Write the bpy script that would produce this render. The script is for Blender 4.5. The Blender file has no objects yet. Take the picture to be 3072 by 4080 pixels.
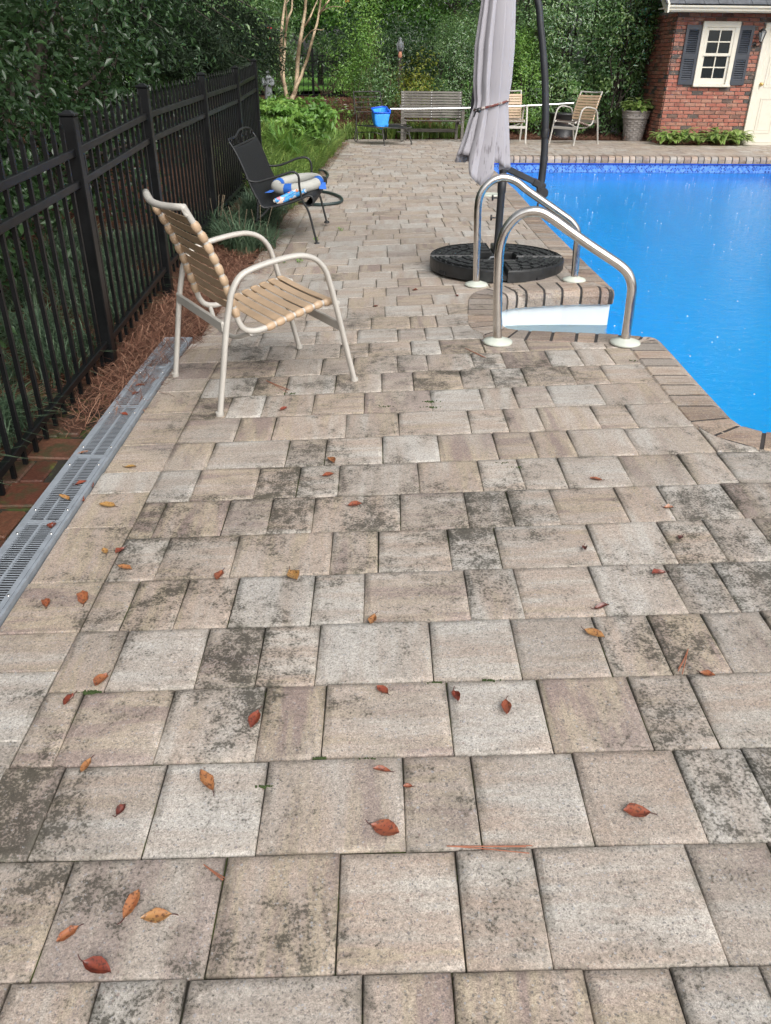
import bpy, bmesh, math, random
import numpy as np
from mathutils import Vector, Matrix

random.seed(7); RNG = np.random.default_rng(7)
scene = bpy.context.scene
COL = scene.collection
PI = math.pi

# ------------------------------------------------------------------ camera
F_PX, CX, CY, K = 3128.0, 1536.0, 2040.0, 3072/1666.0     # focal length and centre in photo pixels; K: 1666-wide view -> photo
HC = 1.27                                                   # camera height above the flat pool deck
_dn = np.array([(1480-CX)/F_PX, (7550-CY)/F_PX, 1.0]); _dn /= np.linalg.norm(_dn)
_vx = (1505-CX)/F_PX; _vy = -(_dn[0]*_vx+_dn[2])/_dn[1]
_Y = np.array([_vx, _vy, 1.0]); _Y /= np.linalg.norm(_Y)
WM = np.array([np.cross(_Y, -_dn), _Y, -_dn])               # rows: world axes in camera axes (x right, y down, z forward)
CAM = np.array([0, 0, HC])
cam = bpy.data.cameras.new('camera'); cam_ob = bpy.data.objects.new('camera', cam); COL.objects.link(cam_ob)
cam.sensor_fit = 'VERTICAL'; cam.sensor_height = 36.0; cam.sensor_width = 27.1; cam.lens = F_PX/4080*36.0
cam.clip_start = 0.05; cam.clip_end = 600
_R = Matrix([[WM[i][0], -WM[i][1], -WM[i][2]] for i in range(3)])
cam_ob.matrix_world = Matrix.Translation((0, 0, HC)) @ _R.to_4x4()
scene.camera = cam_ob

# ------------------------------------------------------------------ sky, sun, exposure (overcast, raining)
world = bpy.data.worlds.new('World'); scene.world = world; world.use_nodes = True
wn = world.node_tree; wn.nodes.clear()
SUN_EL, SUN_AZ = math.radians(42), math.radians(155)
sky = wn.nodes.new('ShaderNodeTexSky'); sky.sky_type = 'NISHITA'; sky.sun_disc = False
sky.sun_elevation = SUN_EL; sky.sun_rotation = SUN_AZ
sky.air_density = 1.0; sky.dust_density = 6.0; sky.ozone_density = 1.0
hsv = wn.nodes.new('ShaderNodeHueSaturation'); hsv.inputs['Saturation'].default_value = 0.22
bg = wn.nodes.new('ShaderNodeBackground'); bg.inputs['Strength'].default_value = 0.15
wo = wn.nodes.new('ShaderNodeOutputWorld')
wn.links.new(sky.outputs[0], hsv.inputs['Color']); wn.links.new(hsv.outputs[0], bg.inputs['Color']); wn.links.new(bg.outputs[0], wo.inputs[0])
sun = bpy.data.lights.new('sun', 'SUN'); sun.energy = 1.5; sun.angle = math.radians(50); sun.color = (1.0, 0.97, 0.93)
sun_ob = bpy.data.objects.new('sun', sun); COL.objects.link(sun_ob)
sd = Vector((math.sin(SUN_AZ)*math.cos(SUN_EL), math.cos(SUN_AZ)*math.cos(SUN_EL), math.sin(SUN_EL)))
sun_ob.rotation_euler = sd.to_track_quat('Z', 'Y').to_euler(); sun_ob.location = (0, 0, 20)
scene.view_settings.view_transform = 'Standard'; scene.view_settings.look = 'None'
scene.view_settings.exposure = 0.42; scene.view_settings.gamma = 1.0; scene.view_settings.use_curve_mapping = False
scene.cycles.max_bounces = 10; scene.cycles.transparent_max_bounces = 12

# ------------------------------------------------------------------ the lie of the land
XP = 1.384
def slope(Y):
    t = min(max((Y-6.5)/7.0, 0), 1); t = t*t*(3-2*t)
    return 0.0449*(1-t)+0.012*t
def zd(X, Y):                                               # paver surface: falls to the drain on the left
    return slope(Y)*min(X-XP, 0.0)+0.0235*min(Y-3.9, 0.0)
def zg(X, Y):                                               # soil of the beds and the ground beyond
    z = zd(max(X, -1.5), min(max(Y, -2), 17.4))-0.03
    t = min(max((-0.95-X)/0.6, 0), 1); r = min(max((Y-5.0)*0.055, 0), 0.45)
    b = float(np.interp(Y, [17.55, 19.0, 22.0, 25.0, 30.0], [0, 0.36, 0.58, 0.62, 0.64]))
    if X > 1.5: b *= max(0, 1-(X-1.5)/2.5*0.75) if X < 4.0 else 0.25*max(0, 1-(X-4.0)/1.0)
    return z+max(r*t, b)
def ray(u, v): return WM @ np.array([(u*K-CX)/F_PX, (v*K-CY)/F_PX, 1.0])
def onf(u, v, fz, dz=0.0):
    d = ray(u, v); z = dz
    for _ in range(60):
        P = CAM+d*((z-HC)/d[2]); z = 0.5*z+0.5*(fz(P[0], P[1])+dz)
    return P
def gp(u, v, dz=0.0): return onf(u, v, zd, dz)              # point of the paving seen at (u, v)
def gg(u, v, dz=0.0):                                       # same on soil; marches along the ray
    d = ray(u, v); t = 0.5
    for _ in range(4000):
        P = CAM+d*t
        if P[2] < zg(P[0], P[1])+dz or t > 90: return P
        t += 0.02
    return P
def atY(u, v, Y): d = ray(u, v); return CAM+d*(Y/d[1])
def atX(u, v, X): d = ray(u, v); return CAM+d*(X/d[0])
def atplane(u, v, P, n): d = ray(u, v); return CAM+d*(((P-CAM)@n)/(d@n))
def span(A, B, pts):                                        # points of the vertical plane through A and B
    n = np.array([-(B-A)[1], (B-A)[0], 0.0]); n /= np.linalg.norm(n)
    return [atplane(u, v, A, n) for u, v in pts]
def zoom(ox, oy, s): return lambda x, y: ((ox+x*s)/K, (oy+y*s)/K)

# ------------------------------------------------------------------ object helpers
def tag(o, label=None, cat=None, group=None, kind=None):
    if label: o['label'] = label
    if cat: o['category'] = cat
    if group: o['group'] = group
    if kind: o['kind'] = kind
    return o
def empty(name, loc=(0, 0, 0), rz=0.0, label=None, cat=None, group=None, rot=None):
    o = bpy.data.objects.new(name, None); COL.objects.link(o); o.empty_display_size = 0.1
    o.location = tuple(loc); o.rotation_euler = rot if rot is not None else (0, 0, rz)
    return tag(o, label, cat, group)
def mesh_ob(name, me, parent=None, loc=None):
    o = bpy.data.objects.new(name, me); COL.objects.link(o)
    if parent: o.parent = parent
    if loc is not None: o.location = tuple(loc)
    return o
def copy_tree(o, parent=None):
    c = o.copy(); COL.objects.link(c)
    if parent: c.parent = parent
    for ch in [x for x in o.children]: copy_tree(ch, c)
    return c
def np_mesh(name, V, Fc, mat, smooth=False, tone=None):      # V (n,3), Fc (m,k) same-size faces
    me = bpy.data.meshes.new(name); V = np.asarray(V, np.float32); Fc = np.asarray(Fc, np.int32); m, k = Fc.shape
    me.vertices.add(len(V)); me.vertices.foreach_set('co', V.ravel())
    me.loops.add(m*k); me.loops.foreach_set('vertex_index', Fc.ravel())
    me.polygons.add(m); me.polygons.foreach_set('loop_start', np.arange(0, m*k, k, dtype=np.int32))
    me.update(calc_edges=True)
    if tone is not None:
        a = me.color_attributes.new('tone', 'FLOAT_COLOR', 'POINT'); a.data.foreach_set('color', np.asarray(tone, np.float32).ravel())
    if smooth: me.polygons.foreach_set('use_smooth', np.ones(m, bool))
    me.materials.append(mat); return me

class MB:                                                    # collects shapes, builds ONE mesh object
    def __init__(s): s.v = []; s.f = []; s.sm = []; s.tn = []; s.t = (0, 0, 0, 1)
    def add(s, vs, fs, smooth=False):
        b = len(s.v); s.v += [tuple(p) for p in vs]; s.f += [tuple(i+b for i in f) for f in fs]; s.sm += [smooth]*len(fs); s.tn += [s.t]*len(vs); return s
    def box(s, c, d, M=None, bev=0.0):
        x, y, z = d[0]/2, d[1]/2, d[2]/2
        if bev:
            b = bev; vs = []
            for zz, ins in ((-z, b), (-z+b, 0), (z-b, 0), (z, b)):
                xx, yy = x-ins, y-ins
                ring = [(xx, yy-b), (xx-b, yy), (-xx+b, yy), (-xx, yy-b), (-xx, -yy+b), (-xx+b, -yy), (xx-b, -yy), (xx, -yy+b)] if ins == 0 else [(xx, yy), (xx, yy), (-xx, yy), (-xx, yy), (-xx, -yy), (-xx, -yy), (xx, -yy), (xx, -yy)]
                vs += [(p[0], p[1], zz) for p in ring]
            fs = [tuple(range(7, -1, -1)), tuple(range(24, 32))]
            for r in range(3):
                for i in range(8): fs.append((r*8+i, r*8+(i+1) % 8, (r+1)*8+(i+1) % 8, (r+1)*8+i))
        else:
            vs = [(sx*x, sy*y, sz*z) for sz in (-1, 1) for sx, sy in ((-1, -1), (1, -1), (1, 1), (-1, 1))]
            fs = [(3, 2, 1, 0), (4, 5, 6, 7)]+[(i, (i+1) % 4, 4+(i+1) % 4, 4+i) for i in range(4)]
        c = Vector(c); M = M or Matrix.Identity(3)
        return s.add([M @ Vector(p)+c for p in vs], fs)
    def bar(s, a, b, w, h, up=(0, 0, 1), bev=0.0):           # box beam from a to b, w across, h along up
        a, b = Vector(a), Vector(b); d = (b-a); L = d.length; d.normalize(); up = Vector(up)
        y = up.cross(d); y.normalize(); z = d.cross(y)
        return s.box((a+b)/2, (L, w, h), Matrix((d, y, z)).transposed(), bev)
    def tube(s, pts, r, n=10, closed=False, caps=True, flat=1.0, up=None):
        P = [Vector(p) for p in pts]; m = len(P); R = r if hasattr(r, '__len__') else [r]*m
        T = []
        for i in range(m):
            a = P[i-1] if (i > 0 or closed) else P[i]; b = P[(i+1) % m] if (i < m-1 or closed) else P[i]
            t = b-a; t.normalize(); T.append(t)
        x = Vector(up) if up else (Vector((0, 0, 1)) if abs(T[0].z) < 0.9 else Vector((1, 0, 0)))
        vs = []
        for i in range(m):
            x = x-T[i]*x.dot(T[i]); x.normalize(); y = T[i].cross(x)
            for k in range(n):
                a = 2*PI*k/n; vs.append(P[i]+x*(math.cos(a)*R[i])+y*(math.sin(a)*R[i]*flat))
        fs = []
        for i in range(m if closed else m-1):
            j = (i+1) % m
            for k in range(n): fs.append((i*n+k, i*n+(k+1) % n, j*n+(k+1) % n, j*n+k))
        s.add(vs, fs, True)
        if caps and not closed:
            s.add(vs[:n], [tuple(range(n-1, -1, -1))]); s.add(vs[-n:], [tuple(range(n))])
        return s
    def lathe(s, prof, c=(0, 0, 0), n=24, M=None, smooth=True):
        vs = []; c = Vector(c); M = M or Matrix.Identity(3)
        for r, z in prof:
            for k in range(n): a = 2*PI*k/n; vs.append(M @ Vector((r*math.cos(a), r*math.sin(a), z))+c)
        fs = []
        for i in range(len(prof)-1):
            for k in range(n): fs.append((i*n+k, i*n+(k+1) % n, (i+1)*n+(k+1) % n, (i+1)*n+k))
        s.add(vs, fs, smooth)
        if prof[0][0] > 1e-5: s.add(vs[:n], [tuple(range(n-1, -1, -1))])
        if prof[-1][0] > 1e-5: s.add(vs[-n:], [tuple(range(n))])
        return s
    def prism(s, poly, z0, z1, c=(0, 0, 0), M=None):         # extruded outline
        n = len(poly); c = Vector(c); M = M or Matrix.Identity(3)
        vs = [M @ Vector((p[0], p[1], z))+c for z in (z0, z1) for p in poly]
        return s.add(vs, [tuple(range(n-1, -1, -1)), tuple(range(n, 2*n))]+[(i, (i+1) % n, n+(i+1) % n, n+i) for i in range(n)])
    def build(s, name, mat, parent=None, loc=None, bevel=0.0, auto=False):
        me = bpy.data.meshes.new(name); me.from_pydata([tuple(v) for v in s.v], [], s.f)
        me.polygons.foreach_set('use_smooth', np.array(s.sm, bool)); me.materials.append(mat)
        a = me.color_attributes.new('tone', 'FLOAT_COLOR', 'POINT'); a.data.foreach_set('color', np.array(s.tn, np.float32).ravel())
        me.update()
        o = mesh_ob(name, me, parent, loc)
        if bevel:
            b = o.modifiers.new('edge', 'BEVEL'); b.width = bevel; b.segments = 2; b.limit_method = 'ANGLE'
        return o
def smoothpath(pts, n=6, closed=False):                      # Catmull-Rom through pts
    P = [np.array(p, float) for p in pts]; m = len(P); out = []
    for i in range(m if closed else m-1):
        p1, p2 = P[i], P[(i+1) % m]
        p0 = P[i-1] if (i > 0 or closed) else 2*p1-p2
        p3 = P[(i+2) % m] if (i+2 < m or closed) else 2*p2-p1
        for k in range(n):
            t = k/n; out.append(0.5*((2*p1)+(-p0+p2)*t+(2*p0-5*p1+4*p2-p3)*t*t+(-p0+3*p1-3*p2+p3)*t**3))
    if not closed: out.append(P[-1])
    return out

# ------------------------------------------------------------------ material helpers
class NT:
    def __init__(s, name):
        s.m = bpy.data.materials.new(name); s.m.use_nodes = True; s.t = s.m.node_tree; s.t.nodes.clear()
        s.out = s.t.nodes.new('ShaderNodeOutputMaterial')
        s.pos = s.n('ShaderNodeNewGeometry').outputs['Position']
    def n(s, t, **kw):
        nd = s.t.nodes.new(t)
        for k, v in kw.items(): setattr(nd, k, v)
        return nd
    def set(s, sock, v):
        if isinstance(v, bpy.types.NodeSocket): s.t.links.new(v, sock)
        elif v is not None:
            if hasattr(sock.default_value, '__len__') and not hasattr(v, '__len__'): v = (v, v, v, 1)[:len(sock.default_value)]
            if hasattr(v, '__len__') and len(v) == 3 and len(sock.default_value) == 4: v = (*v, 1)
            sock.default_value = v
    def scale(s, vec, sc):
        nd = s.n('ShaderNodeMapping'); s.set(nd.inputs['Vector'], vec); nd.inputs['Scale'].default_value = sc if hasattr(sc, '__len__') else (sc,)*3; return nd.outputs[0]
    def vadd(s, a, b):
        nd = s.n('ShaderNodeVectorMath', operation='ADD'); s.set(nd.inputs[0], a); s.set(nd.inputs[1], b); return nd.outputs[0]
    def noise(s, sc, det=3, rough=0.6, vec=None, col=False, dist=0.0):
        nd = s.n('ShaderNodeTexNoise'); s.set(nd.inputs['Vector'], vec or s.pos)
        nd.inputs['Scale'].default_value = sc; nd.inputs['Detail'].default_value = det; nd.inputs['Roughness'].default_value = rough; nd.inputs['Distortion'].default_value = dist
        return nd.outputs['Color' if col else 'Fac']
    def vor(s, sc, out='Distance', feat='F1', vec=None, rnd=1.0):
        nd = s.n('ShaderNodeTexVoronoi', feature=feat); s.set(nd.inputs['Vector'], vec or s.pos); nd.inputs['Scale'].default_value = sc; nd.inputs['Randomness'].default_value = rnd
        return nd.outputs[out]
    def math(s, op, a, b=None, c=None, clamp=False):
        nd = s.n('ShaderNodeMath', operation=op, use_clamp=clamp); s.set(nd.inputs[0], a)
        if b is not None: s.set(nd.inputs[1], b)
        if c is not None: s.set(nd.inputs[2], c)
        return nd.outputs[0]
    def mix(s, f, a, b, mode='MIX'):
        nd = s.n('ShaderNodeMix', data_type='RGBA', blend_type=mode)
        s.set(nd.inputs[0], f); s.set(nd.inputs[6], a); s.set(nd.inputs[7], b); return nd.outputs[2]
    def ramp(s, f, *st):
        nd = s.n('ShaderNodeValToRGB'); s.set(nd.inputs[0], f); e = nd.color_ramp.elements
        for i, (p, c) in enumerate(st):
            el = e[i] if i < 2 else e.new(p)
            el.position = p; c = (c, c, c) if not hasattr(c, '__len__') else c; el.color = (*c[:3], 1)
        return nd.outputs[0]
    def step(s, f, lo, hi):
        nd = s.n('ShaderNodeMapRange', interpolation_type='SMOOTHSTEP'); s.set(nd.inputs[0], f); s.set(nd.inputs[1], lo); s.set(nd.inputs[2], hi); return nd.outputs[0]
    def attr(s, name='tone'):
        nd = s.n('ShaderNodeAttribute'); nd.attribute_name = name; sp = s.n('ShaderNodeSeparateColor'); s.set(sp.inputs[0], nd.outputs['Color']); return sp.outputs[0], sp.outputs[1], sp.outputs[2], nd.outputs['Alpha']
    def sep(s, vec):
        nd = s.n('ShaderNodeSeparateXYZ'); s.set(nd.inputs[0], vec); return nd.outputs
    def comb(s, x, y, z):
        nd = s.n('ShaderNodeCombineXYZ'); s.set(nd.inputs[0], x); s.set(nd.inputs[1], y); s.set(nd.inputs[2], z); return nd.outputs[0]
    def objco(s): return s.n('ShaderNodeTexCoord').outputs['Object']
    def rnd(s): return s.n('ShaderNodeObjectInfo').outputs['Random']
    def bump(s, h, st=0.3, dist=0.002, nrm=None):
        nd = s.n('ShaderNodeBump'); nd.inputs['Strength'].default_value = st; nd.inputs['Distance'].default_value = dist; s.set(nd.inputs['Height'], h)
        if nrm is not None: s.set(nd.inputs['Normal'], nrm)
        return nd.outputs[0]
    def pbsdf(s, col, rough=0.6, metal=0.0, spec=0.5, nrm=None, coat=0.0, sheen=0.0):
        nd = s.n('ShaderNodeBsdfPrincipled'); s.set(nd.inputs['Base Color'], col); s.set(nd.inputs['Roughness'], rough); s.set(nd.inputs['Metallic'], metal)
        s.set(nd.inputs['Specular IOR Level'], spec); nd.inputs['Coat Weight'].default_value = coat; nd.inputs['Sheen Weight'].default_value = sheen
        if nrm is not None: s.set(nd.inputs['Normal'], nrm)
        return nd.outputs[0]
    def done(s, sh): s.t.links.new(sh, s.out.inputs[0]); return s.m

def simple(name, c, rough=0.5, metal=0.0, var=0.15, sc=8.0, bst=0.15, bsc=120, spec=0.5, coat=0.0, dirt=None):
    g = NT(name); n1 = g.noise(sc, 5); n2 = g.noise(bsc, 3)
    c = np.array(c, float)
    col = g.mix(g.step(n1, 0.3, 0.7), tuple(c*(1-var)), tuple(np.minimum(c*(1+var), 1)))
    if dirt: col = g.mix(g.math('MULTIPLY', g.step(g.noise(sc*2.3, 6, 0.7), 0.52, 0.7), dirt[1]), col, dirt[0])
    r = g.math('ADD', g.math('MULTIPLY', n1, 0.25), rough-0.12)
    return g.done(g.pbsdf(col, r, metal, spec, g.bump(n2, bst, 0.001), coat))

def paver_material(name, stripes=0.0):
    g = NT(name); dirt, hue, bri, ph = g.attr()
    off = g.comb(g.math('MULTIPLY', hue, 37.0), g.math('MULTIPLY', bri, 53.0), 0.0)
    pv = g.vadd(g.pos, off)
    alongx = g.noise(1.0, 3, 0.6, g.scale(pv, (2.5, 17, 5))); alongy = g.noise(1.0, 3, 0.6, g.scale(pv, (13, 2.0, 5)))
    st = g.mix(g.step(bri, 0.45, 0.55), alongx, alongy)
    st = g.math('ADD', st, g.math('MULTIPLY', g.math('SUBTRACT', hue, 0.5), 0.34))
    warm = g.ramp(st, (0.28, (0.375, 0.352, 0.325)), (0.42, (0.332, 0.288, 0.253)), (0.52, (0.325, 0.268, 0.230)), (0.60, (0.328, 0.280, 0.218)), (0.72, (0.240, 0.190, 0.172)))
    gray = g.ramp(st, (0.28, (0.375, 0.366, 0.352)), (0.5, (0.318, 0.294, 0.270)), (0.7, (0.258, 0.222, 0.204)))
    col = g.mix(g.math('MULTIPLY', g.step(g.noise(1.1, 2, 0.5, pv), 0.42, 0.62), 0.8), warm, gray)
    if stripes:
        s2 = g.noise(1.0, 6, 0.72, g.scale(pv, (5, 60, 8)) if stripes > 0 else pv)
        col = g.mix(g.math('MULTIPLY', g.step(s2, 0.50, 0.66), 0.6), col, (0.15, 0.092, 0.066)); col = g.mix(g.math('MULTIPLY', g.step(g.noise(9, 4, 0.6, pv), 0.55, 0.7), 0.4), col, (0.34, 0.27, 0.17)); col = g.mix(1.0, col, (0.86, 0.79, 0.74), 'MULTIPLY'); col = g.mix(1.0, col, g.ramp(g.math('FRACT', g.math('MULTIPLY', hue, 13.7)), (0.0, 0.74), (0.5, 1.0), (1.0, 1.18)), 'MULTIPLY'); col = g.mix(g.math('MULTIPLY', g.math('GREATER_THAN', g.math('FRACT', g.math('MULTIPLY', hue, 29.3)), 0.72), 0.45), col, (0.24, 0.235, 0.225))
    col = g.mix(1.0, col, (1.085, 1.06, 1.02), 'MULTIPLY'); col = g.mix(1.0, col, g.ramp(g.math('FRACT', g.math('MULTIPLY', g.math('ADD', hue, bri), 7.31)), (0.0, 0.90), (1.0, 1.06)), 'MULTIPLY')
    # sand grain and small stones in the concrete
    gr = g.noise(300, 2, 0.8); col = g.mix(0.9, col, g.ramp(gr, (0.30, 0.50), (0.5, 1.0), (0.70, 1.50)), 'MULTIPLY')
    gr2 = g.noise(120, 4, 0.8); col = g.mix(0.75, col, g.ramp(gr2, (0.32, 0.55), (0.5, 1.0), (0.68, 1.42)), 'MULTIPLY')
    def stones(sc, thr, rad, k):
        pw = g.vadd(g.pos, g.scale(g.noise(260, 2, 0.5, None, True), 0.006)); vd = g.vor(sc, 'Distance', 'F1', pw); vc = g.n('ShaderNodeSeparateColor'); g.set(vc.inputs[0], g.vor(sc, 'Color', 'F1', pw))
        m = g.math('MULTIPLY', g.math('LESS_THAN', vd, rad), g.math('GREATER_THAN', vc.outputs[0], thr))
        return g.math('MULTIPLY', m, k), g.ramp(vc.outputs[1], (0.0, (0.055, 0.06, 0.075)), (0.35, (0.11, 0.10, 0.10)), (0.55, (0.46, 0.43, 0.38)), (0.75, (0.17, 0.10, 0.085)), (0.9, (0.30, 0.32, 0.35)))
    m1, c1 = stones(105, 0.90, 0.33, 0.6); col = g.mix(m1, col, c1); m2, c2 = stones(190, 0.70, 0.42, 0.6); col = g.mix(m2, col, c2)
    # algae and grime: big soft patches broken up by grit, amount per paver
    big = g.noise(4.5, 4, 0.6, None, dist=0.6); fine = g.noise(30, 6, 0.8); grit = g.noise(150, 3, 0.8)
    a = g.math('ADD', g.math('ADD', g.math('MULTIPLY', big, 0.55), g.math('MULTIPLY', fine, 0.62)), g.math('MULTIPLY', grit, 0.75))
    a = g.math('ADD', a, g.math('MULTIPLY', g.math('SUBTRACT', dirt, 0.40), 0.40))
    m = g.step(a, 1.01, 1.12)
    film = g.math('MULTIPLY', g.step(a, 0.93, 1.12), 0.32)
    col = g.mix(film, col, (0.135, 0.12, 0.092))
    col = g.mix(g.math('MULTIPLY', m, 0.82), col, g.mix(g.noise(11, 2), (0.022, 0.020, 0.014), (0.042, 0.038, 0.028)))
    edge = g.math('MULTIPLY', ph, g.step(g.noise(24, 4, 0.7), 0.40, 0.62))      # mossy arris (1 on the outer ring of vertices)
    col = g.mix(g.math('MULTIPLY', edge, 0.40), col, (0.07, 0.07, 0.045))
    h = g.math('ADD', g.math('MULTIPLY', gr, 0.7), g.math('MULTIPLY', gr2, 0.8))
    rough = g.math('ADD', 0.42, g.math('MULTIPLY', g.noise(3.0, 3), 0.32))
    return g.done(g.pbsdf(col, rough, 0, 0.42, g.bump(h, 0.55, 0.003)))

def leaf_material(name, dark, mid, light, rough=0.38, spec=0.5, trans=0.40):
    g = NT(name); r, b, c, _ = g.attr()
    col = g.ramp(r, (0.0, dark), (0.55, mid), (1.0, light))
    col = g.mix(g.math('MULTIPLY', g.noise(1.3, 2), 0.35), col, tuple(np.array(mid)*0.6))
    p = g.pbsdf(col, rough, 0, spec)
    tr = g.n('ShaderNodeBsdfTranslucent'); g.set(tr.inputs[0], g.mix(0.5, col, light, 'MIX'))
    mx = g.n('ShaderNodeMixShader'); mx.inputs[0].default_value = trans; g.t.links.new(p, mx.inputs[1]); g.t.links.new(tr.outputs[0], mx.inputs[2])
    return g.done(mx.outputs[0])

M = {}
M['paver'] = paver_material('concrete_paver'); M['coping'] = paver_material('coping_paver', 1.0)
def _():
    g = NT('joint_sand'); n = g.noise(14, 5, 0.7); col = g.mix(g.step(n, 0.48, 0.62), (0.028, 0.025, 0.02), (0.05, 0.065, 0.018)); return g.done(g.pbsdf(col, 0.9, 0, 0.2, g.bump(g.noise(200, 3), 0.6, 0.003)))
M['joint'] = _()
M['mortar'] = simple('coping_mortar', (0.030, 0.026, 0.025), 0.8, var=0.3, sc=30, bst=0.5)
M['alu_black'] = simple('black_powder_coat', (0.004, 0.0044, 0.005), 0.34, var=0.2, spec=0.32)
M['iron'] = simple('black_wrought_iron', (0.011, 0.012, 0.013), 0.45, var=0.3)
M['bronze'] = simple('weathered_iron', (0.035, 0.033, 0.03), 0.6, var=0.3)
M['steel'] = simple('brushed_stainless', (0.66, 0.635, 0.60), 0.19, 1.0, var=0.06, sc=30, bst=0.03, bsc=300)
M['alu'] = simple('bright_aluminium', (0.80, 0.81, 0.82), 0.32, 1.0, var=0.05)
M['white_plastic'] = simple('white_plastic', (0.47, 0.50, 0.44), 0.45, var=0.08, dirt=((0.40, 0.42, 0.34), 0.5))
M['chair_frame'] = simple('cream_powder_coat', (0.41, 0.39, 0.355), 0.42, var=0.06, dirt=((0.36, 0.34, 0.30), 0.35))
M['strap'] = simple('tan_vinyl_strap', (0.40, 0.285, 0.185), 0.42, var=0.08, sc=14, dirt=((0.25, 0.18, 0.11), 0.35))
M['strap_brown'] = simple('brown_vinyl_strap', (0.13, 0.085, 0.07), 0.45, var=0.1)
M['grate'] = simple('grey_plastic_grate', (0.23, 0.255, 0.285), 0.38, var=0.10, sc=16, dirt=((0.14, 0.145, 0.15), 0.5))
M['grate_dark'] = simple('dark_channel', (0.012, 0.012, 0.013), 0.7)
M['rubber'] = simple('black_weight_plastic', (0.016, 0.017, 0.018), 0.42, var=0.3, sc=20, bst=0.4, bsc=200)
M['pole'] = simple('charcoal_pole', (0.028, 0.031, 0.036), 0.36, var=0.2)
M['brick_red'] = None
M['cream'] = simple('cream_paint', (0.56, 0.53, 0.45), 0.45, var=0.04, dirt=((0.5, 0.47, 0.40), 0.3))
M['shutter'] = simple('navy_black_paint', (0.030, 0.036, 0.048), 0.36, var=0.15)
M['brass'] = simple('brass', (0.70, 0.50, 0.20), 0.3, 1.0)
M['shingle'] = simple('asphalt_shingle', (0.09, 0.095, 0.105), 0.85, var=0.25, sc=12, bst=0.6, bsc=260)
M['wood'] = None
M['hose_dark'] = simple('dark_green_hose', (0.018, 0.034, 0.034), 0.42)
M['hose_green'] = simple('green_hose', (0.01, 0.13, 0.075), 0.4)
M['blue_net'] = simple('blue_net', (0.03, 0.28, 0.78), 0.6, var=0.15, sc=30)
M['blue_plastic'] = simple('blue_plastic', (0.012, 0.09, 0.60), 0.35)
M['foam_white'] = simple('weathered_white_foam', (0.36, 0.36, 0.33), 0.7, var=0.06, dirt=((0.36, 0.36, 0.33), 0.6))
M['blue_strap'] = simple('blue_webbing', (0.012, 0.10, 0.42), 0.6)
M['stone'] = simple('grey_cast_stone', (0.135, 0.145, 0.15), 0.85, var=0.3, sc=25, bst=0.5)
M['terracotta'] = simple('terracotta', (0.42, 0.19, 0.12), 0.8)
M['planter'] = simple('taupe_planter', (0.215, 0.195, 0.18), 0.7, var=0.2, sc=14, bst=0.4)
M['bark'] = simple('dark_bark', (0.045, 0.036, 0.028), 0.9, var=0.4, sc=20, bst=0.8, bsc=40)
M['myrtle'] = simple('tan_smooth_bark', (0.34, 0.255, 0.165), 0.7, var=0.35, sc=10, dirt=((0.20, 0.20, 0.16), 0.6))
M['twig'] = simple('twig', (0.13, 0.10, 0.065), 0.9, var=0.3)
M['white_wall'] = simple('white_fibreglass', (0.56, 0.60, 0.62), 0.30, var=0.03, sc=3, dirt=((0.62, 0.62, 0.58), 0.3))
M['petal'] = simple('white_petal', (0.8, 0.8, 0.8), 0.6); M['red_petal'] = simple('red_petal', (0.65, 0.03, 0.04), 0.5)
M['dark_plastic'] = simple('dark_plastic', (0.02, 0.02, 0.022), 0.4)
def _():
    g = NT('fired_brick'); r, b, c, _a = g.attr(); t = g.math('FRACT', g.math('ADD', r, g.rnd()))
    col = g.ramp(t, (0.0, (0.255, 0.088, 0.064)), (0.30, (0.315, 0.116, 0.084)), (0.55, (0.285, 0.124, 0.090)), (0.68, (0.32, 0.165, 0.12)), (0.80, (0.18, 0.08, 0.06)), (0.90, (0.125, 0.085, 0.068)), (0.97, (0.07, 0.064, 0.06)))
    off = g.comb(g.math('MULTIPLY', t, 40.0), 0.0, g.math('MULTIPLY', t, 17.0)); v = g.vadd(g.pos, off)
    col = g.mix(g.math('MULTIPLY', g.step(g.noise(9, 3, 0.6, v), 0.56, 0.66), 0.75), col, (0.37, 0.21, 0.15))
    col = g.mix(g.math('MULTIPLY', g.step(g.noise(8, 4, 0.6, g.vadd(v, (5, 5, 5))), 0.56, 0.68), 0.7), col, (0.075, 0.045, 0.04))
    col = g.mix(0.5, col, g.ramp(g.noise(90, 3, 0.7), (0.3, 0.65), (0.7, 1.3)), 'MULTIPLY')
    return g.done(g.pbsdf(col, 0.75, 0, 0.3, g.bump(g.noise(110, 4), 0.5, 0.003)))
M['brick_red'] = _()
def _():
    g = NT('old_paving_brick'); r, b, c, _a = g.attr(); t = g.rnd()
    col = g.ramp(t, (0.0, (0.055, 0.022, 0.015)), (0.4, (0.095, 0.034, 0.021)), (0.7, (0.075, 0.042, 0.03)), (1.0, (0.13, 0.048, 0.024)))
    col = g.mix(0.8, col, g.ramp(g.noise(60, 5, 0.75), (0.3, 0.45), (0.7, 1.5)), 'MULTIPLY')
    col = g.mix(g.math('MULTIPLY', g.step(g.noise(7, 5, 0.7), 0.50, 0.62), 0.8), col, (0.04, 0.042, 0.02))
    col = g.mix(g.math('MULTIPLY', g.step(g.noise(5.5, 5, 0.7, g.vadd(g.pos, (3, 1, 0))), 0.62, 0.70), 0.6), col, (0.085, 0.13, 0.018))
    return g.done(g.pbsdf(col, 0.42, 0, 0.5, g.bump(g.noise(90, 4), 0.6, 0.004)))
M['old_brick'] = _()
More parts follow.
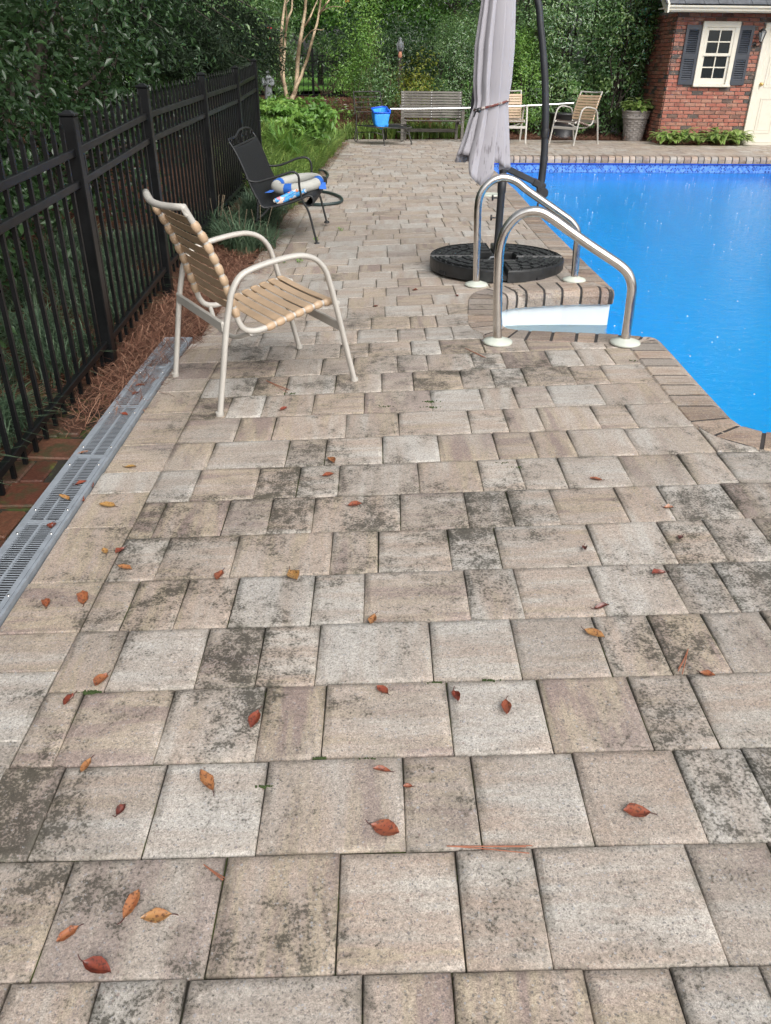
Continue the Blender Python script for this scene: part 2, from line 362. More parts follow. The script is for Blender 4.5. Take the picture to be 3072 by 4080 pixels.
def _():
    g = NT('wall_mortar'); col = g.mix(g.noise(20, 3), (0.30, 0.275, 0.26), (0.40, 0.37, 0.35)); return g.done(g.pbsdf(col, 0.9, 0, 0.2))
M['wall_mortar'] = _()
def _():
    g = NT('weathered_teak'); oc = g.objco(); n = g.noise(1.0, 5, 0.7, g.scale(oc, (3, 60, 60))); col = g.ramp(n, (0.3, (0.045, 0.042, 0.038)), (0.55, (0.135, 0.125, 0.11)), (0.75, (0.24, 0.225, 0.20)))
    col = g.mix(g.math('MULTIPLY', g.step(g.noise(6, 4), 0.55, 0.7), 0.6), col, (0.05, 0.05, 0.042)); return g.done(g.pbsdf(col, 0.8, 0, 0.3, g.bump(n, 0.4, 0.002)))
M['wood'] = _()
def _():
    g = NT('umbrella_cloth'); x, y, z = g.sep(g.pos)
    n = g.noise(1.0, 4, 0.65, g.scale(g.pos, (55, 55, 7))); wet = g.step(n, 0.55, 0.66)
    low = g.step(z, 1.02, 0.80); wet = g.math('MULTIPLY', wet, g.math('ADD', g.math('MULTIPLY', low, 0.62), 0.13))
    col = g.mix(g.noise(4, 3), (0.295, 0.288, 0.315), (0.35, 0.338, 0.365)); col = g.mix(wet, col, (0.155, 0.142, 0.158))
    weave = g.noise(600, 2); return g.done(g.pbsdf(col, 0.85, 0, 0.2, g.bump(weave, 0.2, 0.001), sheen=0.15))
M['cloth'] = _()
def _():
    g = NT('braided_cord'); n = g.vor(60, 'Color'); sp = g.n('ShaderNodeSeparateColor'); g.set(sp.inputs[0], n)
    return g.done(g.pbsdf(g.ramp(sp.outputs[0], (0.0, (0.16, 0.04, 0.035)), (0.5, (0.10, 0.05, 0.045)), (0.72, (0.45, 0.40, 0.36))), 0.8))
M['cord'] = _()
def _():
    g = NT('soil_and_straw'); n = g.noise(5, 5, 0.7); f = g.noise(1.0, 4, 0.8, g.scale(g.pos, (60, 60, 60)))
    col = g.ramp(f, (0.3, (0.030, 0.017, 0.011)), (0.5, (0.10, 0.046, 0.027)), (0.7, (0.19, 0.088, 0.050)))
    col = g.mix(g.math('MULTIPLY', g.step(n, 0.5, 0.65), 0.6), col, (0.03, 0.022, 0.015)); return g.done(g.pbsdf(col, 0.9, 0, 0.15, g.bump(f, 0.9, 0.02)))
M['soil'] = _()
def _():
    g = NT('needle_straw'); r, b, c, _a = g.attr(); col = g.ramp(r, (0.0, (0.055, 0.024, 0.016)), (0.5, (0.155, 0.068, 0.042)), (1.0, (0.29, 0.165, 0.11))); return g.done(g.pbsdf(col, 0.7, 0, 0.3))
M['straw'] = _()
def _():
    g = NT('lawn_grass'); n = g.noise(3, 5); col = g.mix(n, (0.055, 0.14, 0.02), (0.11, 0.24, 0.04)); return g.done(g.pbsdf(col, 0.8, 0, 0.2, g.bump(g.noise(40, 4), 0.8, 0.03)))
M['lawn'] = _()
def _():
    g = NT('pool_liner'); x, y, z = g.sep(g.pos); nx, ny, nz = g.sep(g.n('ShaderNodeNewGeometry').outputs['Normal'])
    u = g.math('MULTIPLY', g.math('ADD', x, y), 22.0); w = g.math('MULTIPLY', z, 22.0)
    a = g.math('ADD', u, w); b = g.math('SUBTRACT', u, w)
    cell = g.comb(g.math('FLOOR', a), g.math('FLOOR', b), 0.0); wn_ = g.n('ShaderNodeTexWhiteNoise'); g.set(wn_.inputs['Vector'], cell)
    fa = g.math('ABSOLUTE', g.math('SUBTRACT', g.math('FRACT', a), 0.5)); fb = g.math('ABSOLUTE', g.math('SUBTRACT', g.math('FRACT', b), 0.5))
    gap = g.step(g.math('MAXIMUM', fa, fb), 0.38, 0.44)
    tile = g.ramp(wn_.outputs[0], (0.0, (0.006, 0.025, 0.16)), (0.35, (0.015, 0.075, 0.34)), (0.6, (0.05, 0.17, 0.48)), (0.9, (0.13, 0.26, 0.55)))
    tile = g.mix(gap, tile, (0.10, 0.25, 0.58))
    wall = g.math('LESS_THAN', g.math('ABSOLUTE', nz), 0.5); band = g.math('MULTIPLY', wall, g.math('GREATER_THAN', z, -0.36))
    base = g.mix(g.noise(1.2, 4), (0.003, 0.42, 0.97), (0.006, 0.47, 0.98))
    return g.done(g.pbsdf(g.mix(band, base, tile), 0.4, 0, 0.3))
M['liner'] = _()
def _():
    g = NT('pool_water'); rp = g.vor(16, 'Distance'); ring = g.math('MULTIPLY', g.math('SINE', g.math('MULTIPLY', rp, 34.0)), g.step(rp, 0.42, 0.10))
    h = g.math('ADD', g.math('MULTIPLY', g.noise(11, 4, 0.6, g.scale(g.pos, (0.8, 1.5, 1))), 1.0), g.math('MULTIPLY', ring, 0.16)); h = g.math('ADD', h, g.math('MULTIPLY', g.noise(46, 3), 0.45))
    nr = g.bump(h, 0.34, 0.022)
    gl = g.n('ShaderNodeBsdfGlossy'); gl.inputs['Roughness'].default_value = 0.06; g.set(gl.inputs['Normal'], nr)
    tr = g.n('ShaderNodeBsdfRefraction'); tr.inputs['IOR'].default_value = 1.333; tr.inputs['Roughness'].default_value = 0.03; g.set(tr.inputs[0], (0.88, 1.0, 1.0)); g.set(tr.inputs['Normal'], nr)
    fr = g.n('ShaderNodeFresnel'); fr.inputs[0].default_value = 1.17; g.set(fr.inputs['Normal'], nr)
    mx = g.n('ShaderNodeMixShader'); g.t.links.new(fr.outputs[0], mx.inputs[0]); g.t.links.new(tr.outputs[0], mx.inputs[1]); g.t.links.new(gl.outputs[0], mx.inputs[2])
    return g.done(mx.outputs[0])
M['water'] = _()
def _():
    g = NT('window_pane'); return g.done(g.pbsdf((0.012, 0.016, 0.018), 0.06, 0, 0.6))
M['pane'] = _()
def _():
    g = NT('lantern_glass'); return g.done(g.pbsdf((0.35, 0.36, 0.36), 0.15, 0, 0.6))
M['lantern_glass'] = _()
def _():
    g = NT('noodle_print'); n = g.vor(38, 'Color'); sp = g.n('ShaderNodeSeparateColor'); g.set(sp.inputs[0], n)
    return g.done(g.pbsdf(g.ramp(sp.outputs[0], (0.0, (0.05, 0.28, 0.62)), (0.42, (0.10, 0.40, 0.75)), (0.55, (0.65, 0.12, 0.08)), (0.65, (0.75, 0.33, 0.10)), (0.75, (0.6, 0.6, 0.62))), 0.5))
M['noodle'] = _()
def _():
    g = NT('fallen_leaf'); r, b, c, _a = g.attr(); oc = g.objco()
    col = g.ramp(r, (0.0, (0.060, 0.014, 0.012)), (0.25, (0.19, 0.040, 0.022)), (0.5, (0.25, 0.082, 0.034)), (0.75, (0.31, 0.145, 0.055)), (1.0, (0.34, 0.21, 0.065)))
    col = g.mix(g.math('MULTIPLY', g.step(g.noise(150, 3, 0.6), 0.50, 0.62), 0.75), col, (0.045, 0.018, 0.013)); return g.done(g.pbsdf(col, 0.36, 0, 0.5))
M['leaf_fallen'] = _()
L_DARK = leaf_material('leaf_dark_evergreen', (0.0165, 0.0370, 0.0139), (0.0323, 0.0713, 0.0251), (0.0693, 0.1386, 0.0462), 0.30, 0.6)
L_MID = leaf_material('leaf_glossy_hedge', (0.048, 0.110, 0.042), (0.112, 0.220, 0.080), (0.28, 0.40, 0.13), 0.22, 0.85)
L_LIGHT = leaf_material('leaf_light_green', (0.070, 0.165, 0.034), (0.155, 0.31, 0.06), (0.30, 0.46, 0.10), 0.36)
L_MAG = leaf_material('leaf_magnolia', (0.045, 0.125, 0.028), (0.11, 0.25, 0.05), (0.26, 0.40, 0.10), 0.28, 0.6)
L_YEL = leaf_material('leaf_yellow_green', (0.09, 0.10, 0.02), (0.18, 0.22, 0.03), (0.34, 0.34, 0.05), 0.4)
L_LIRI = leaf_material('blade_liriope', (0.060, 0.120, 0.030), (0.150, 0.270, 0.060), (0.40, 0.50, 0.14), 0.40)
L_BLUE = leaf_material('blade_blue_green', (0.045, 0.085, 0.052), (0.10, 0.165, 0.10), (0.21, 0.30, 0.18), 0.42)
L_HOSTA = leaf_material('leaf_hosta', (0.08, 0.17, 0.03), (0.20, 0.34, 0.07), (0.58, 0.62, 0.30), 0.4)
L_CEDAR = leaf_material('spray_cedar', (0.0139, 0.0251, 0.0139), (0.0251, 0.0462, 0.0231), (0.0462, 0.0752, 0.0343), 0.6, 0.3)
# ------------------------------------------------------------------ ground, lawn
def sheet(name, xs, ys, fz, mat, keep=None, parent=None, kind='structure', smooth=True):
    V = [(x, y, fz(x, y)) for y in ys for x in xs]; nx = len(xs); F = []
    for j in range(len(ys)-1):
        for i in range(nx-1):
            if keep is None or keep((xs[i]+xs[i+1])/2, (ys[j]+ys[j+1])/2): F.append((j*nx+i, j*nx+i+1, (j+1)*nx+i+1, (j+1)*nx+i))
    o = mesh_ob(name, np_mesh(name, V, F, mat, smooth), parent)
    return tag(o, kind=kind)
gx = list(np.linspace(-90, -9, 10))+list(np.arange(-8, 9.01, 0.25))+list(np.linspace(10, 90, 10))
gy = list(np.linspace(-30, -2, 8))+list(np.arange(-1.5, 26.01, 0.25))+list(np.linspace(28, 200, 14))
sheet('ground', gx, gy, lambda x, y: zg(x, y)-0.02, M['soil'], lambda x, y: not (-0.55 < x < 9.0 and -1.0 < y < 17.1))
sheet('lawn', np.linspace(-60, 60, 25), np.linspace(24.6, 120, 20), lambda x, y: 0.66, M['lawn'])

# ------------------------------------------------------------------ the pool
WZ = -0.245                                                  # water level
def arc(c, r, a0, a1, n): return [(c[0]+r*math.cos(math.radians(a0+(a1-a0)*i/n)), c[1]+r*math.sin(math.radians(a0+(a1-a0)*i/n))) for i in range(n+1)]
EDGE = ([(1.70, 14.0)] + [(1.67, 10.0), (1.60, 7.6), (1.585, 5.9), (1.585, 5.26), (1.565, 5.222)] + [(1.25, 5.230), (0.95, 5.205)]
        + [(0.875, 5.185), (0.82, 5.14), (0.80, 5.07)] + [(0.775, 4.85), (0.742, 4.58), (0.742, 4.50), (0.765, 4.44), (0.82, 4.405)]
        + [(1.0, 4.352), (1.25, 4.285), (1.52, 4.192), (1.540, 4.165)] + [(1.532, 3.83), (1.527, 3.5), (1.525, 3.09)] + arc((1.635, 3.08), 0.11, 180, 268, 6) + [(3.0, 2.94), (6.6, 2.9)]
        + arc((6.6, 3.4), 0.5, 270, 360, 5) + [(7.1, 13.4)] + arc((6.5, 13.7), 0.6, 0, 90, 6) + [(4.0, 14.22), (1.85, 14.1)])
def resample(P, closed=True, d=0.03):
    P = [np.array(p, float) for p in P]; out = []
    for i in range(len(P) if closed else len(P)-1):
        a, b = P[i], P[(i+1) % len(P)]; n = max(1, int(np.linalg.norm(b-a)/d))
        out += [a+(b-a)*k/n for k in range(n)]
    return np.array(out)
def inside(P, x, y):
    c = False; n = len(P); j = n-1
    for i in range(n):
        if ((P[i][1] > y) != (P[j][1] > y)) and x < (P[j][0]-P[i][0])*(y-P[i][1])/(P[j][1]-P[i][1])+P[i][0]: c = not c
        j = i
    return c
def offset(P, d):                                            # outward offset of the closed outline
    P = np.array(P); n = len(P); out = []
    for i in range(n):
        t = P[(i+1) % n]-P[i-1]; t = t/np.linalg.norm(t); out.append(P[i]+np.array([-t[1], t[0]])*-d)
    return np.array(out)
EP = np.array([np.array(p, float) for p in EDGE])
area = sum(EP[i-1][0]*EP[i][1]-EP[i][0]*EP[i-1][1] for i in range(len(EP)))
ORI = 1 if area > 0 else -1
WALL = offset(EP, 0.035*ORI)                                 # liner wall, set back under the coping nose
m_ = MB(); n_ = len(WALL); FLOOR = -1.25
zs = [-0.085, -0.36, FLOOR]
vs = [(p[0], p[1], z) for z in zs for p in WALL]
fs = [(r*n_+i, r*n_+(i+1) % n_, (r+1)*n_+(i+1) % n_, (r+1)*n_+i) for r in range(2) for i in range(n_)]
m_.add(vs, fs); m_.add([(p[0], p[1], FLOOR) for p in WALL], [tuple(range(n_))])
pool = tag(m_.build('pool', M['liner']), kind='structure')
b_ = MB(); RB = offset(EP, 0.022*ORI)                        # liner bead, a bright lip under the coping
RBo = [p for p in RB]; k0 = [i for i, p in enumerate(RBo) if 4.1 < p[1] < 5.32 and p[0] < 1.60]; RBo = RBo[max(k0)+1:]+RBo[:min(k0)]; b_.tube([(p[0], p[1], -0.112) for p in RBo], 0.012, 6); b_.build('liner_bead', M['blue_plastic'], pool)
wp = offset(EP, 0.033*ORI)
w_ = MB(); w_.add([(p[0], p[1], WZ) for p in wp], [tuple(range(n_)) if ORI > 0 else tuple(range(n_-1, -1, -1))])
tag(w_.build('pool_water', M['water']), kind='structure')

# coping stones: bullnosed blocks laid side by side round the edge, mortar between
RS = resample(EDGE, True, 0.02); NR = len(RS)
ST = np.roll(RS, -3, 0)-np.roll(RS, 3, 0); ST /= np.linalg.norm(ST, axis=1)[:, None]
NO = np.stack([ST[:, 1], -ST[:, 0]], 1)*ORI                   # outward normals
for _i in range(8): NO = (np.roll(NO, 1, 0)+NO*2+np.roll(NO, -1, 0)); NO /= np.linalg.norm(NO, axis=1)[:, None]
CW = 0.215
def czf(x, y): return zd(min(x, XP), y) if y < 9 else 0.0
PROF = [(-0.002, -0.100), (-0.004, -0.045), (0.004, -0.016), (0.020, -0.002), (0.042, 0.004), (CW-0.012, 0.005), (CW, -0.004), (CW, -0.095)]
mort = MB(); i = 0; ncop = 0; farcop = MB()
MPROF = [(0.003, -0.098), (0.002, -0.045), (0.010, -0.018), (0.025, -0.005), (0.045, 0.0015), (CW-0.014, 0.0025), (CW-0.008, -0.01), (CW-0.008, -0.09)]
while i < NR:
    p, nn = RS[i], NO[i]
    # stones are one brick (about 15 cm) wide; on the inner curves they fan out
    step = 6 if random.random() < 0.7 else 5
    turn = abs(NO[i][0]*NO[(i+4) % NR][1]-NO[i][1]*NO[(i+4) % NR][0])
    if turn > 0.16: step = 3
    j = min(i+step, NR)
    vis = p[0] < 6.9 and not (p[1] < 4 and p[0] > 2.6)
    tn = (random.uniform(0.05, 0.45), random.random()*1.3-0.15, random.random()*0.48, 0.0)
    mb = MB(); a, b = RS[i], RS[j % NR]
    vs = []
    for (q, n2, q2) in ((a, NO[i], 1), (b, NO[j % NR], -1)):
        t = (b-a)/max(np.linalg.norm(b-a), 1e-6)
        for d, z in PROF:
            gap = 0.0085
            x, y = q+n2*d+t*gap*q2; vs.append((x, y, czf(x, y)+z))
    k_ = len(PROF); c0 = np.mean(vs, 0)
    mb.t = tn; mb.add([tuple(np.array(v)-c0) for v in vs], [(k, k+1, k_+k+1, k_+k) for k in range(k_-1)]+[tuple(range(k_-1, -1, -1)), tuple(range(k_, 2*k_))])
    if vis: mb.build('coping_stone', M['coping'], pool, c0); ncop += 1
    else: farcop.t = tn; farcop.add(vs, [(k, k+1, k_+k+1, k_+k) for k in range(k_-1)]+[tuple(range(k_-1, -1, -1)), tuple(range(k_, 2*k_))])
    i = j
o = farcop.build('coping_stone', M['coping'], pool); o['kind'] = 'stuff'
vs = []; km = len(MPROF)
for q, n2 in zip(RS, NO):
    for d, z in MPROF: x, y = q+n2*d; vs.append((x, y, czf(x, y)+z))
mort.add(vs, [(i*km+k, i*km+k+1, ((i+1) % NR)*km+k+1, ((i+1) % NR)*km+k) for i in range(NR) for k in range(km-1)])
mort.build('coping_mortar', M['mortar'], pool)

# white moulded steps in the recess
st = MB(); inn = [p for p in offset(EP, 0.028*ORI)]
rec = [p for p in inn if 4.1 < p[1] < 5.32 and p[0] < 1.60]
vs = [(p[0], p[1], z) for z in (-0.085, FLOOR+0.02) for p in rec]; nr_ = len(rec)
st.add(vs, [(i, i+1, nr_+i+1, nr_+i) for i in range(nr_-1)])
steps = empty('pool_steps', (1.1, 4.7, FLOOR), 0, 'white moulded entry steps set into the pool corner between the steel handrails', 'pool steps')
def rel(mb, root): mb.v = [tuple(np.array(v)-np.array(root.location)) for v in mb.v]; return mb
rel(st, steps).build('side_wall', M['white_wall'], steps)
for k, (x1, zt) in enumerate(((1.05, -0.46), (1.32, -0.68), (1.56, -0.90))):
    x0 = (0.73, 1.05, 1.32)[k]
    t_ = MB(); t_.box(((x0+x1)/2, 4.72, (zt+FLOOR)/2), (x1-x0-0.004, 0.96, zt-FLOOR), bev=0.02); rel(t_, steps).build('tread', M['white_wall'], steps)

# rain splashes on the water
SPL = MB()
for _ in range(420):
    x, y = random.uniform(1.6, 7.0), random.uniform(3.0, 14.0)
    if not inside(WALL, x, y): continue
    r = random.uniform(0.0022, 0.0055)*(0.8+y*0.05); h = r*random.uniform(0.5, 1.0)
    SPL.lathe([(r, 0), (r*0.75, h*0.6), (r*0.5, h), (0, h*1.1)], (x, y, WZ+0.001), 6)
tag(SPL.build('rain_splashes', simple('splash_foam', (0.75, 0.84, 0.9), 0.2)), kind='stuff')

# ------------------------------------------------------------------ paving: deck bed, pavers
HOLE = offset(EP, 0.10*ORI)
dx = list(np.arange(-1.05, 9.01, 0.1)); dy = list(np.arange(-0.6, 17.61, 0.1))
deck = sheet('pool_deck', dx, dy, lambda x, y: zd(x, y)-0.0085, M['joint'], lambda x, y: not inside(HOLE, x, y))
OUT = offset(EP, (CW-0.05)*ORI)                              # pavers run a little way under the coping
NP = [0, []]; QUE = []
FAR = ([], [], []); 
def paver(x0, x1, y0, y1, dirt, tilt=0.0035, yaw=-0.005):
    g = 0.0014; x0 += g; x1 -= g; y0 += g; y1 -= g
    cx, cy = (x0+x1)/2, (y0+y1)/2
    if x1-x0 < 0.03: return
    b = 0.0035; V = []; hx, hy = (x1-x0)/2, (y1-y0)/2
    dz = random.uniform(-0.002, 0.002); ta, tb = random.gauss(0, tilt*0.5), random.gauss(0, tilt*0.5)
    jit = [(random.uniform(-.0015, .0015), random.uniform(-.0015, .0015)) for _ in range(4)]
    cz = zd(cx, cy)
    C4 = [(sx*hx+jit[k][0], sy*hy+jit[k][1]) for k, (sx, sy) in enumerate(((-1, -1), (1, -1), (1, 1), (-1, 1)))]
    poly = C4
    if any(inside(OUT, cx+p[0], cy+p[1]+yaw*cx) for p in C4+[((C4[k][0]+C4[k-1][0])/2, (C4[k][1]+C4[k-1][1])/2) for k in range(4)]):
        per = []
        for k in range(4):
            A, B = C4[k], C4[(k+1) % 4]
            for q in range(24): t = q/24; per.append((A[0]+(B[0]-A[0])*t, A[1]+(B[1]-A[1])*t, q == 0))
        fr = [not inside(OUT, cx+p[0], cy+p[1]+yaw*cx) for p in per]
        if sum(fr) < 10: return
        m = len(per); best = (0, 0)                          # longest run of perimeter left free by the coping
        for s in range(m):
            if fr[s] and not fr[s-1]:
                L = 0
                while L < m and fr[(s+L) % m]: L += 1
                if L > best[1]: best = (s, L)
        run = [per[(best[0]+i) % m] for i in range(best[1])]
        poly = [(p[0], p[1]) for i, p in enumerate(run) if i in (0, len(run)-1) or p[2]]
        if len(poly) < 3: return
    n = len(poly); gx_, gy_ = sum(p[0] for p in poly)/n, sum(p[1] for p in poly)/n
    for zz, ins in ((-0.03, 0), (-0.004, 0), (0.0, b), (0.0004, 0.022)):
        for p in poly:
            ex_, ey_ = p[0]-gx_, p[1]-gy_; 
            px = gx_+math.copysign(max(abs(ex_)-ins, abs(ex_)*0.3), ex_); py = gy_+math.copysign(max(abs(ey_)-ins, abs(ey_)*0.3), ey_)
            X, Y = cx+px, cy+py+yaw*(cx+px)
            V.append((px, py+yaw*px, zd(X, Y)-cz+zz+dz+ta*px+tb*py))
    F = [(r*n+k, r*n+(k+1) % n, (r+1)*n+(k+1) % n, (r+1)*n+k) for r in range(3) for k in range(n)]+[(3*n, 3*n+k, 3*n+k+1, 3*n+min(k+2, n-1)) if False else (3*n, 3*n+k, 3*n+k+1, 3*n+k+1) for k in range(1, n-1)]
    if n == 4: F = F[:12]+[(12, 13, 14, 15)]
    else: F = [f for f in F if len(set(f)) == 4]+[tuple(range(3*n, 4*n))]
    hu, br = random.random(), random.random()
    QUE.append((V, F, n, (cx, cy+yaw*cx, cz), dirt/9.0, hu, br)); return
def lay_pavers():
    C = np.array([q[3][:2] for q in QUE]); D = np.array([q[4] for q in QUE])
    for V, F, n, loc, own, hu, br in QUE:
        near = np.where((np.abs(C[:, 0]-loc[0]) < 0.8) & (np.abs(C[:, 1]-loc[1]) < 0.8))[0]; Cn, Dn = C[near], D[near]; T = []
        for k, v in enumerate(V):
            w = np.exp(-((Cn[:, 0]-loc[0]-v[0])**2+(Cn[:, 1]-loc[1]-v[1])**2)/(2*0.14**2)); f = float((w*Dn).sum()/w.sum())
            T.append((min(max(0.30*own+0.72*f, 0), 1), hu, br, (1, 1, 0.7, 0)[k//n]))
        put_paver(V, F, n, loc, T)
def put_paver(V, F, n, loc, T):
    if NP[0] < 296:
        NP[0] += 1
        if n == 4: me = np_mesh('paver', V, F, M['paver'], False, T)
        else:
            me = bpy.data.meshes.new('paver'); me.from_pydata(V, [], F); me.materials.append(M['paver']); c_ = me.color_attributes.new('tone', 'FLOAT_COLOR', 'POINT'); c_.data.foreach_set('color', np.array(T, np.float32).ravel())
        mesh_ob('paver', me, deck, loc)
    else:
        o = len(FAR[0]); FAR[0].extend([(v[0]+loc[0], v[1]+loc[1], v[2]+loc[2]) for v in V]); FAR[2].extend(T)
        FAR[1].extend([tuple(i+o for i in f) for f in F])
Y0, RW = 0.810, 0.2463
s_ = 1536/1666
zA = lambda x, y: gp(x*s_/K, (3080+y*s_)/K); zB = lambda x, y: gp((1536+x*s_)/K, (3080+y*s_)/K)
zC = lambda x, y: gp(x*s_/K, (2280+y*s_)/K); zD = lambda x, y: gp((1536+x*s_)/K, (2280+y*s_)/K)
zE = lambda x, y: gp(x*s_/K, (1480+y*s_)/K); zF = lambda x, y: gp((1536+x*s_)/K, (1480+y*s_)/K)
zG = lambda x, y: gp((1000+x*.60024)/K, (1100+y*.60024)/K); zH = lambda x, y: gp((1600+x*.66026)/K, (600+y*.66026)/K)
RJ = {  # joints seen in each course, left to right, then the grime of each paver (0 clean .. 9 black)
 -1: ([zA(45, 915), zA(430, 905), zA(812, 897), zA(1568, 875), zB(285, 862), zB(853, 848), zB(1230, 840), zB(1610, 828)], '334333442'),
 0: ([zA(318, 380), zA(980, 360), zA(1472, 347), zB(302, 335), zB(632, 325), zB(1293, 308)], '8452421'),
 1: ([zA(110, 380), zA(607, 370), zA(1102, 350), zB(90, 335), zB(418, 318), zB(912, 310), zB(1405, 297), zD(1540, 765)], '932251167'),
 2: ([zC(10, 850), zC(218, 845), zC(657, 830), zC(1098, 815), zC(1385, 808), zD(296, 795), zD(732, 780), zD(1168, 770), zD(1458, 762)], '4253213624'),
 3: ([zC(187, 525), zC(445, 515), zC(835, 503), zC(1097, 495), zC(1360, 487), zD(208, 475), zD(597, 463), zD(988, 453), zD(1250, 443), zD(1510, 437)], '22762215525'),
 4: ([zC(327, 262), zC(510, 252), zC(745, 243), zC(980, 238), zC(1338, 222), zC(1572, 216), zD(370, 203), zD(605, 198), zD(960, 190), zD(1318, 180), zD(1550, 175)], '374242623575'),
 5: ([zC(440, 42), zE(735, 725), zE(1038, 712), zE(1440, 692), zE(1635, 687), zF(265, 675), zF(465, 670), zF(866, 660), zF(1170, 648), zF(1370, 645)], '65352724645'),
 6: ([zE(540, 728), zE(648, 722), zE(948, 713), zE(1148, 705), zE(1343, 697), zF(68, 680), zF(365, 670), zF(563, 665), zF(763, 660), zF(1065, 652), zF(1265, 645), zF(1565, 637)], '4438836623765'),
 7: ([zE(630, 567), zE(815, 563), zE(1090, 552), zE(1277, 543), zE(1457, 540), zF(150, 525), zF(427, 517), zF(610, 510), zF(797, 505), zF(1075, 495), zF(1355, 487), zF(1540, 483)], '3273525324325'),
 8: ([zE(700, 430), zE(885, 427), zE(1228, 413), zE(1400, 408), zE(1655, 400), zF(240, 390), zF(495, 382), zF(665, 375), zF(838, 370), zF(1100, 360), zF(1440, 352)], '214341421245'),
 9: ([zE(760, 312), zE(1005, 305), zE(1168, 300), zE(1490, 290), zF(60, 278), zF(375, 267), zF(540, 262), zF(695, 257), zF(940, 247), zF(1100, 243)], '242423314225'),
 10: ([zE(825, 207), zE(970, 203), zE(1123, 200), zE(1345, 192), zE(1573, 185), zF(205, 175), zF(430, 163), zF(580, 157), zF(735, 150), zF(960, 145)], '63423322223'),
 11: ([zE(870, 113), zE(1085, 108), zE(1228, 105), zE(1445, 98), zE(1650, 92), zF(125, 88), zF(340, 78), zF(480, 73), zF(620, 67), zF(835, 60), zF(980, 55)], '373437466443'),
 12: ([zE(915, 36), zG(152, 672), zG(460, 660), zG(675, 650), zG(975, 640), zG(1180, 632), zG(1490, 622), zH(635, 1310), zH(915, 1305), zH(1110, 1300), zH(1305, 1300)], '545454653212'),
 13: ([zG(-110, 570), zG(93, 565), zG(290, 560), zG(585, 548), zG(780, 540), zG(1070, 530), zG(1268, 522), zG(1560, 515), zH(780, 1215), zH(1055, 1210)], '54444362334'),
 14: ([zG(-60, 472), zG(45, 468), zG(420, 455), zG(703, 445), zG(977, 435), zG(1165, 428), zG(1350, 420)], '43332323'),
 15: ([zG(0, 380), zG(348, 370), zG(545, 362), zG(797, 353), zG(1062, 343), zG(1240, 335)], '3443342'),
 16: ([zG(60, 300), zG(360, 290), zG(635, 285), zG(890, 270), zG(1143, 262), zG(1312, 260)], '3232153'),
 17: ([zG(100, 228), zG(420, 214), zG(640, 207), zG(812, 203), zG(970, 200), zG(1212, 193)], '3332222'),
 18: ([zG(140, 160), zG(400, 152), zG(560, 147), zG(742, 140), zG(897, 135), zG(1052, 130), zG(1362, 125)], '33221112'),
 19: ([zG(180, 105), zG(375, 92), zG(605, 83), zG(830, 78), zG(978, 70), zG(1128, 68), zG(1275, 60)], '32222222'),
}
def border_x(y): return np.interp(y, [0, 2.09, 3.75, 6.54, 10, 17.3], [-0.86, -0.854, -0.842, -0.79, -0.735, -0.595])
def left_x(y): return -1.068-0.0145*(3.78-y) if y < 4.4 else border_x(y)-0.20
def right_limit(y):                                          # where a course meets the coping (list of x spans)
    if y > 14.25: return [(None, 8.5)]
    if y < 2.72: return [(None, 3.2)]
    xs = np.arange(-0.5, 1.62 if y > 2.95 else 3.2, 0.01); free = [x for x in xs if not inside(OUT, x, y)]
    return [(None, max(free))]
SZ = (0.166, 0.245, 0.325)
for n in range(-4, 68):
    y0, y1 = Y0+n*RW, Y0+(n+1)*RW; ym = (y0+y1)/2
    if y1 > 17.56: break
    lim = max(right_limit(y0+0.01)[0][1], right_limit(ym)[0][1], right_limit(y1-0.01)[0][1]); bx = border_x(ym) if n >= 2 else left_x(ym)
    if n in RJ:
        J = [float(p[0]) for p in RJ[n][0]]; dg = RJ[n][1]
        if n < 2:
            J.insert(0, J[0]-0.33)
            while J[0] > -1.2: J.insert(0, J[0]-random.choice(SZ)); dg = '4'+dg
        else: J[0] = bx
        if n >= 2: dg = dg[0:] if len(dg) >= len(J) else dg+'3'*(len(J)-len(dg))
        xs = J[:]; k = 0
        while xs[-1] < lim-0.03:
            w = random.choice(SZ)
            if lim-(xs[-1]+w) < 0.09: w = lim-xs[-1]
            xs.append(min(xs[-1]+w, lim)); dg += random.choice('22345')
        xs = [x for x in xs if x < lim-0.001]+[lim]
        if n < 2:
            while xs[0] <= -1.3: xs.pop(0); dg = dg[1:]
    else:
        xs = [bx if n > 1 else -1.2-random.random()*0.2]; dg = ''
        if n > 1: xs.append(bx+random.uniform(0.09, 0.3)); dg = '2'
        while xs[-1] < lim-0.001:
            w = random.choice(SZ)*random.choice((1, 1, 1, 1.15)); xs.append(min(xs[-1]+w, lim)); dg += random.choice('1122233') if n > 20 else random.choice('23345')
    for a, b, q in zip(xs[:-1], xs[1:], dg+'3'*40): paver(a, b, y0, y1, int(q))
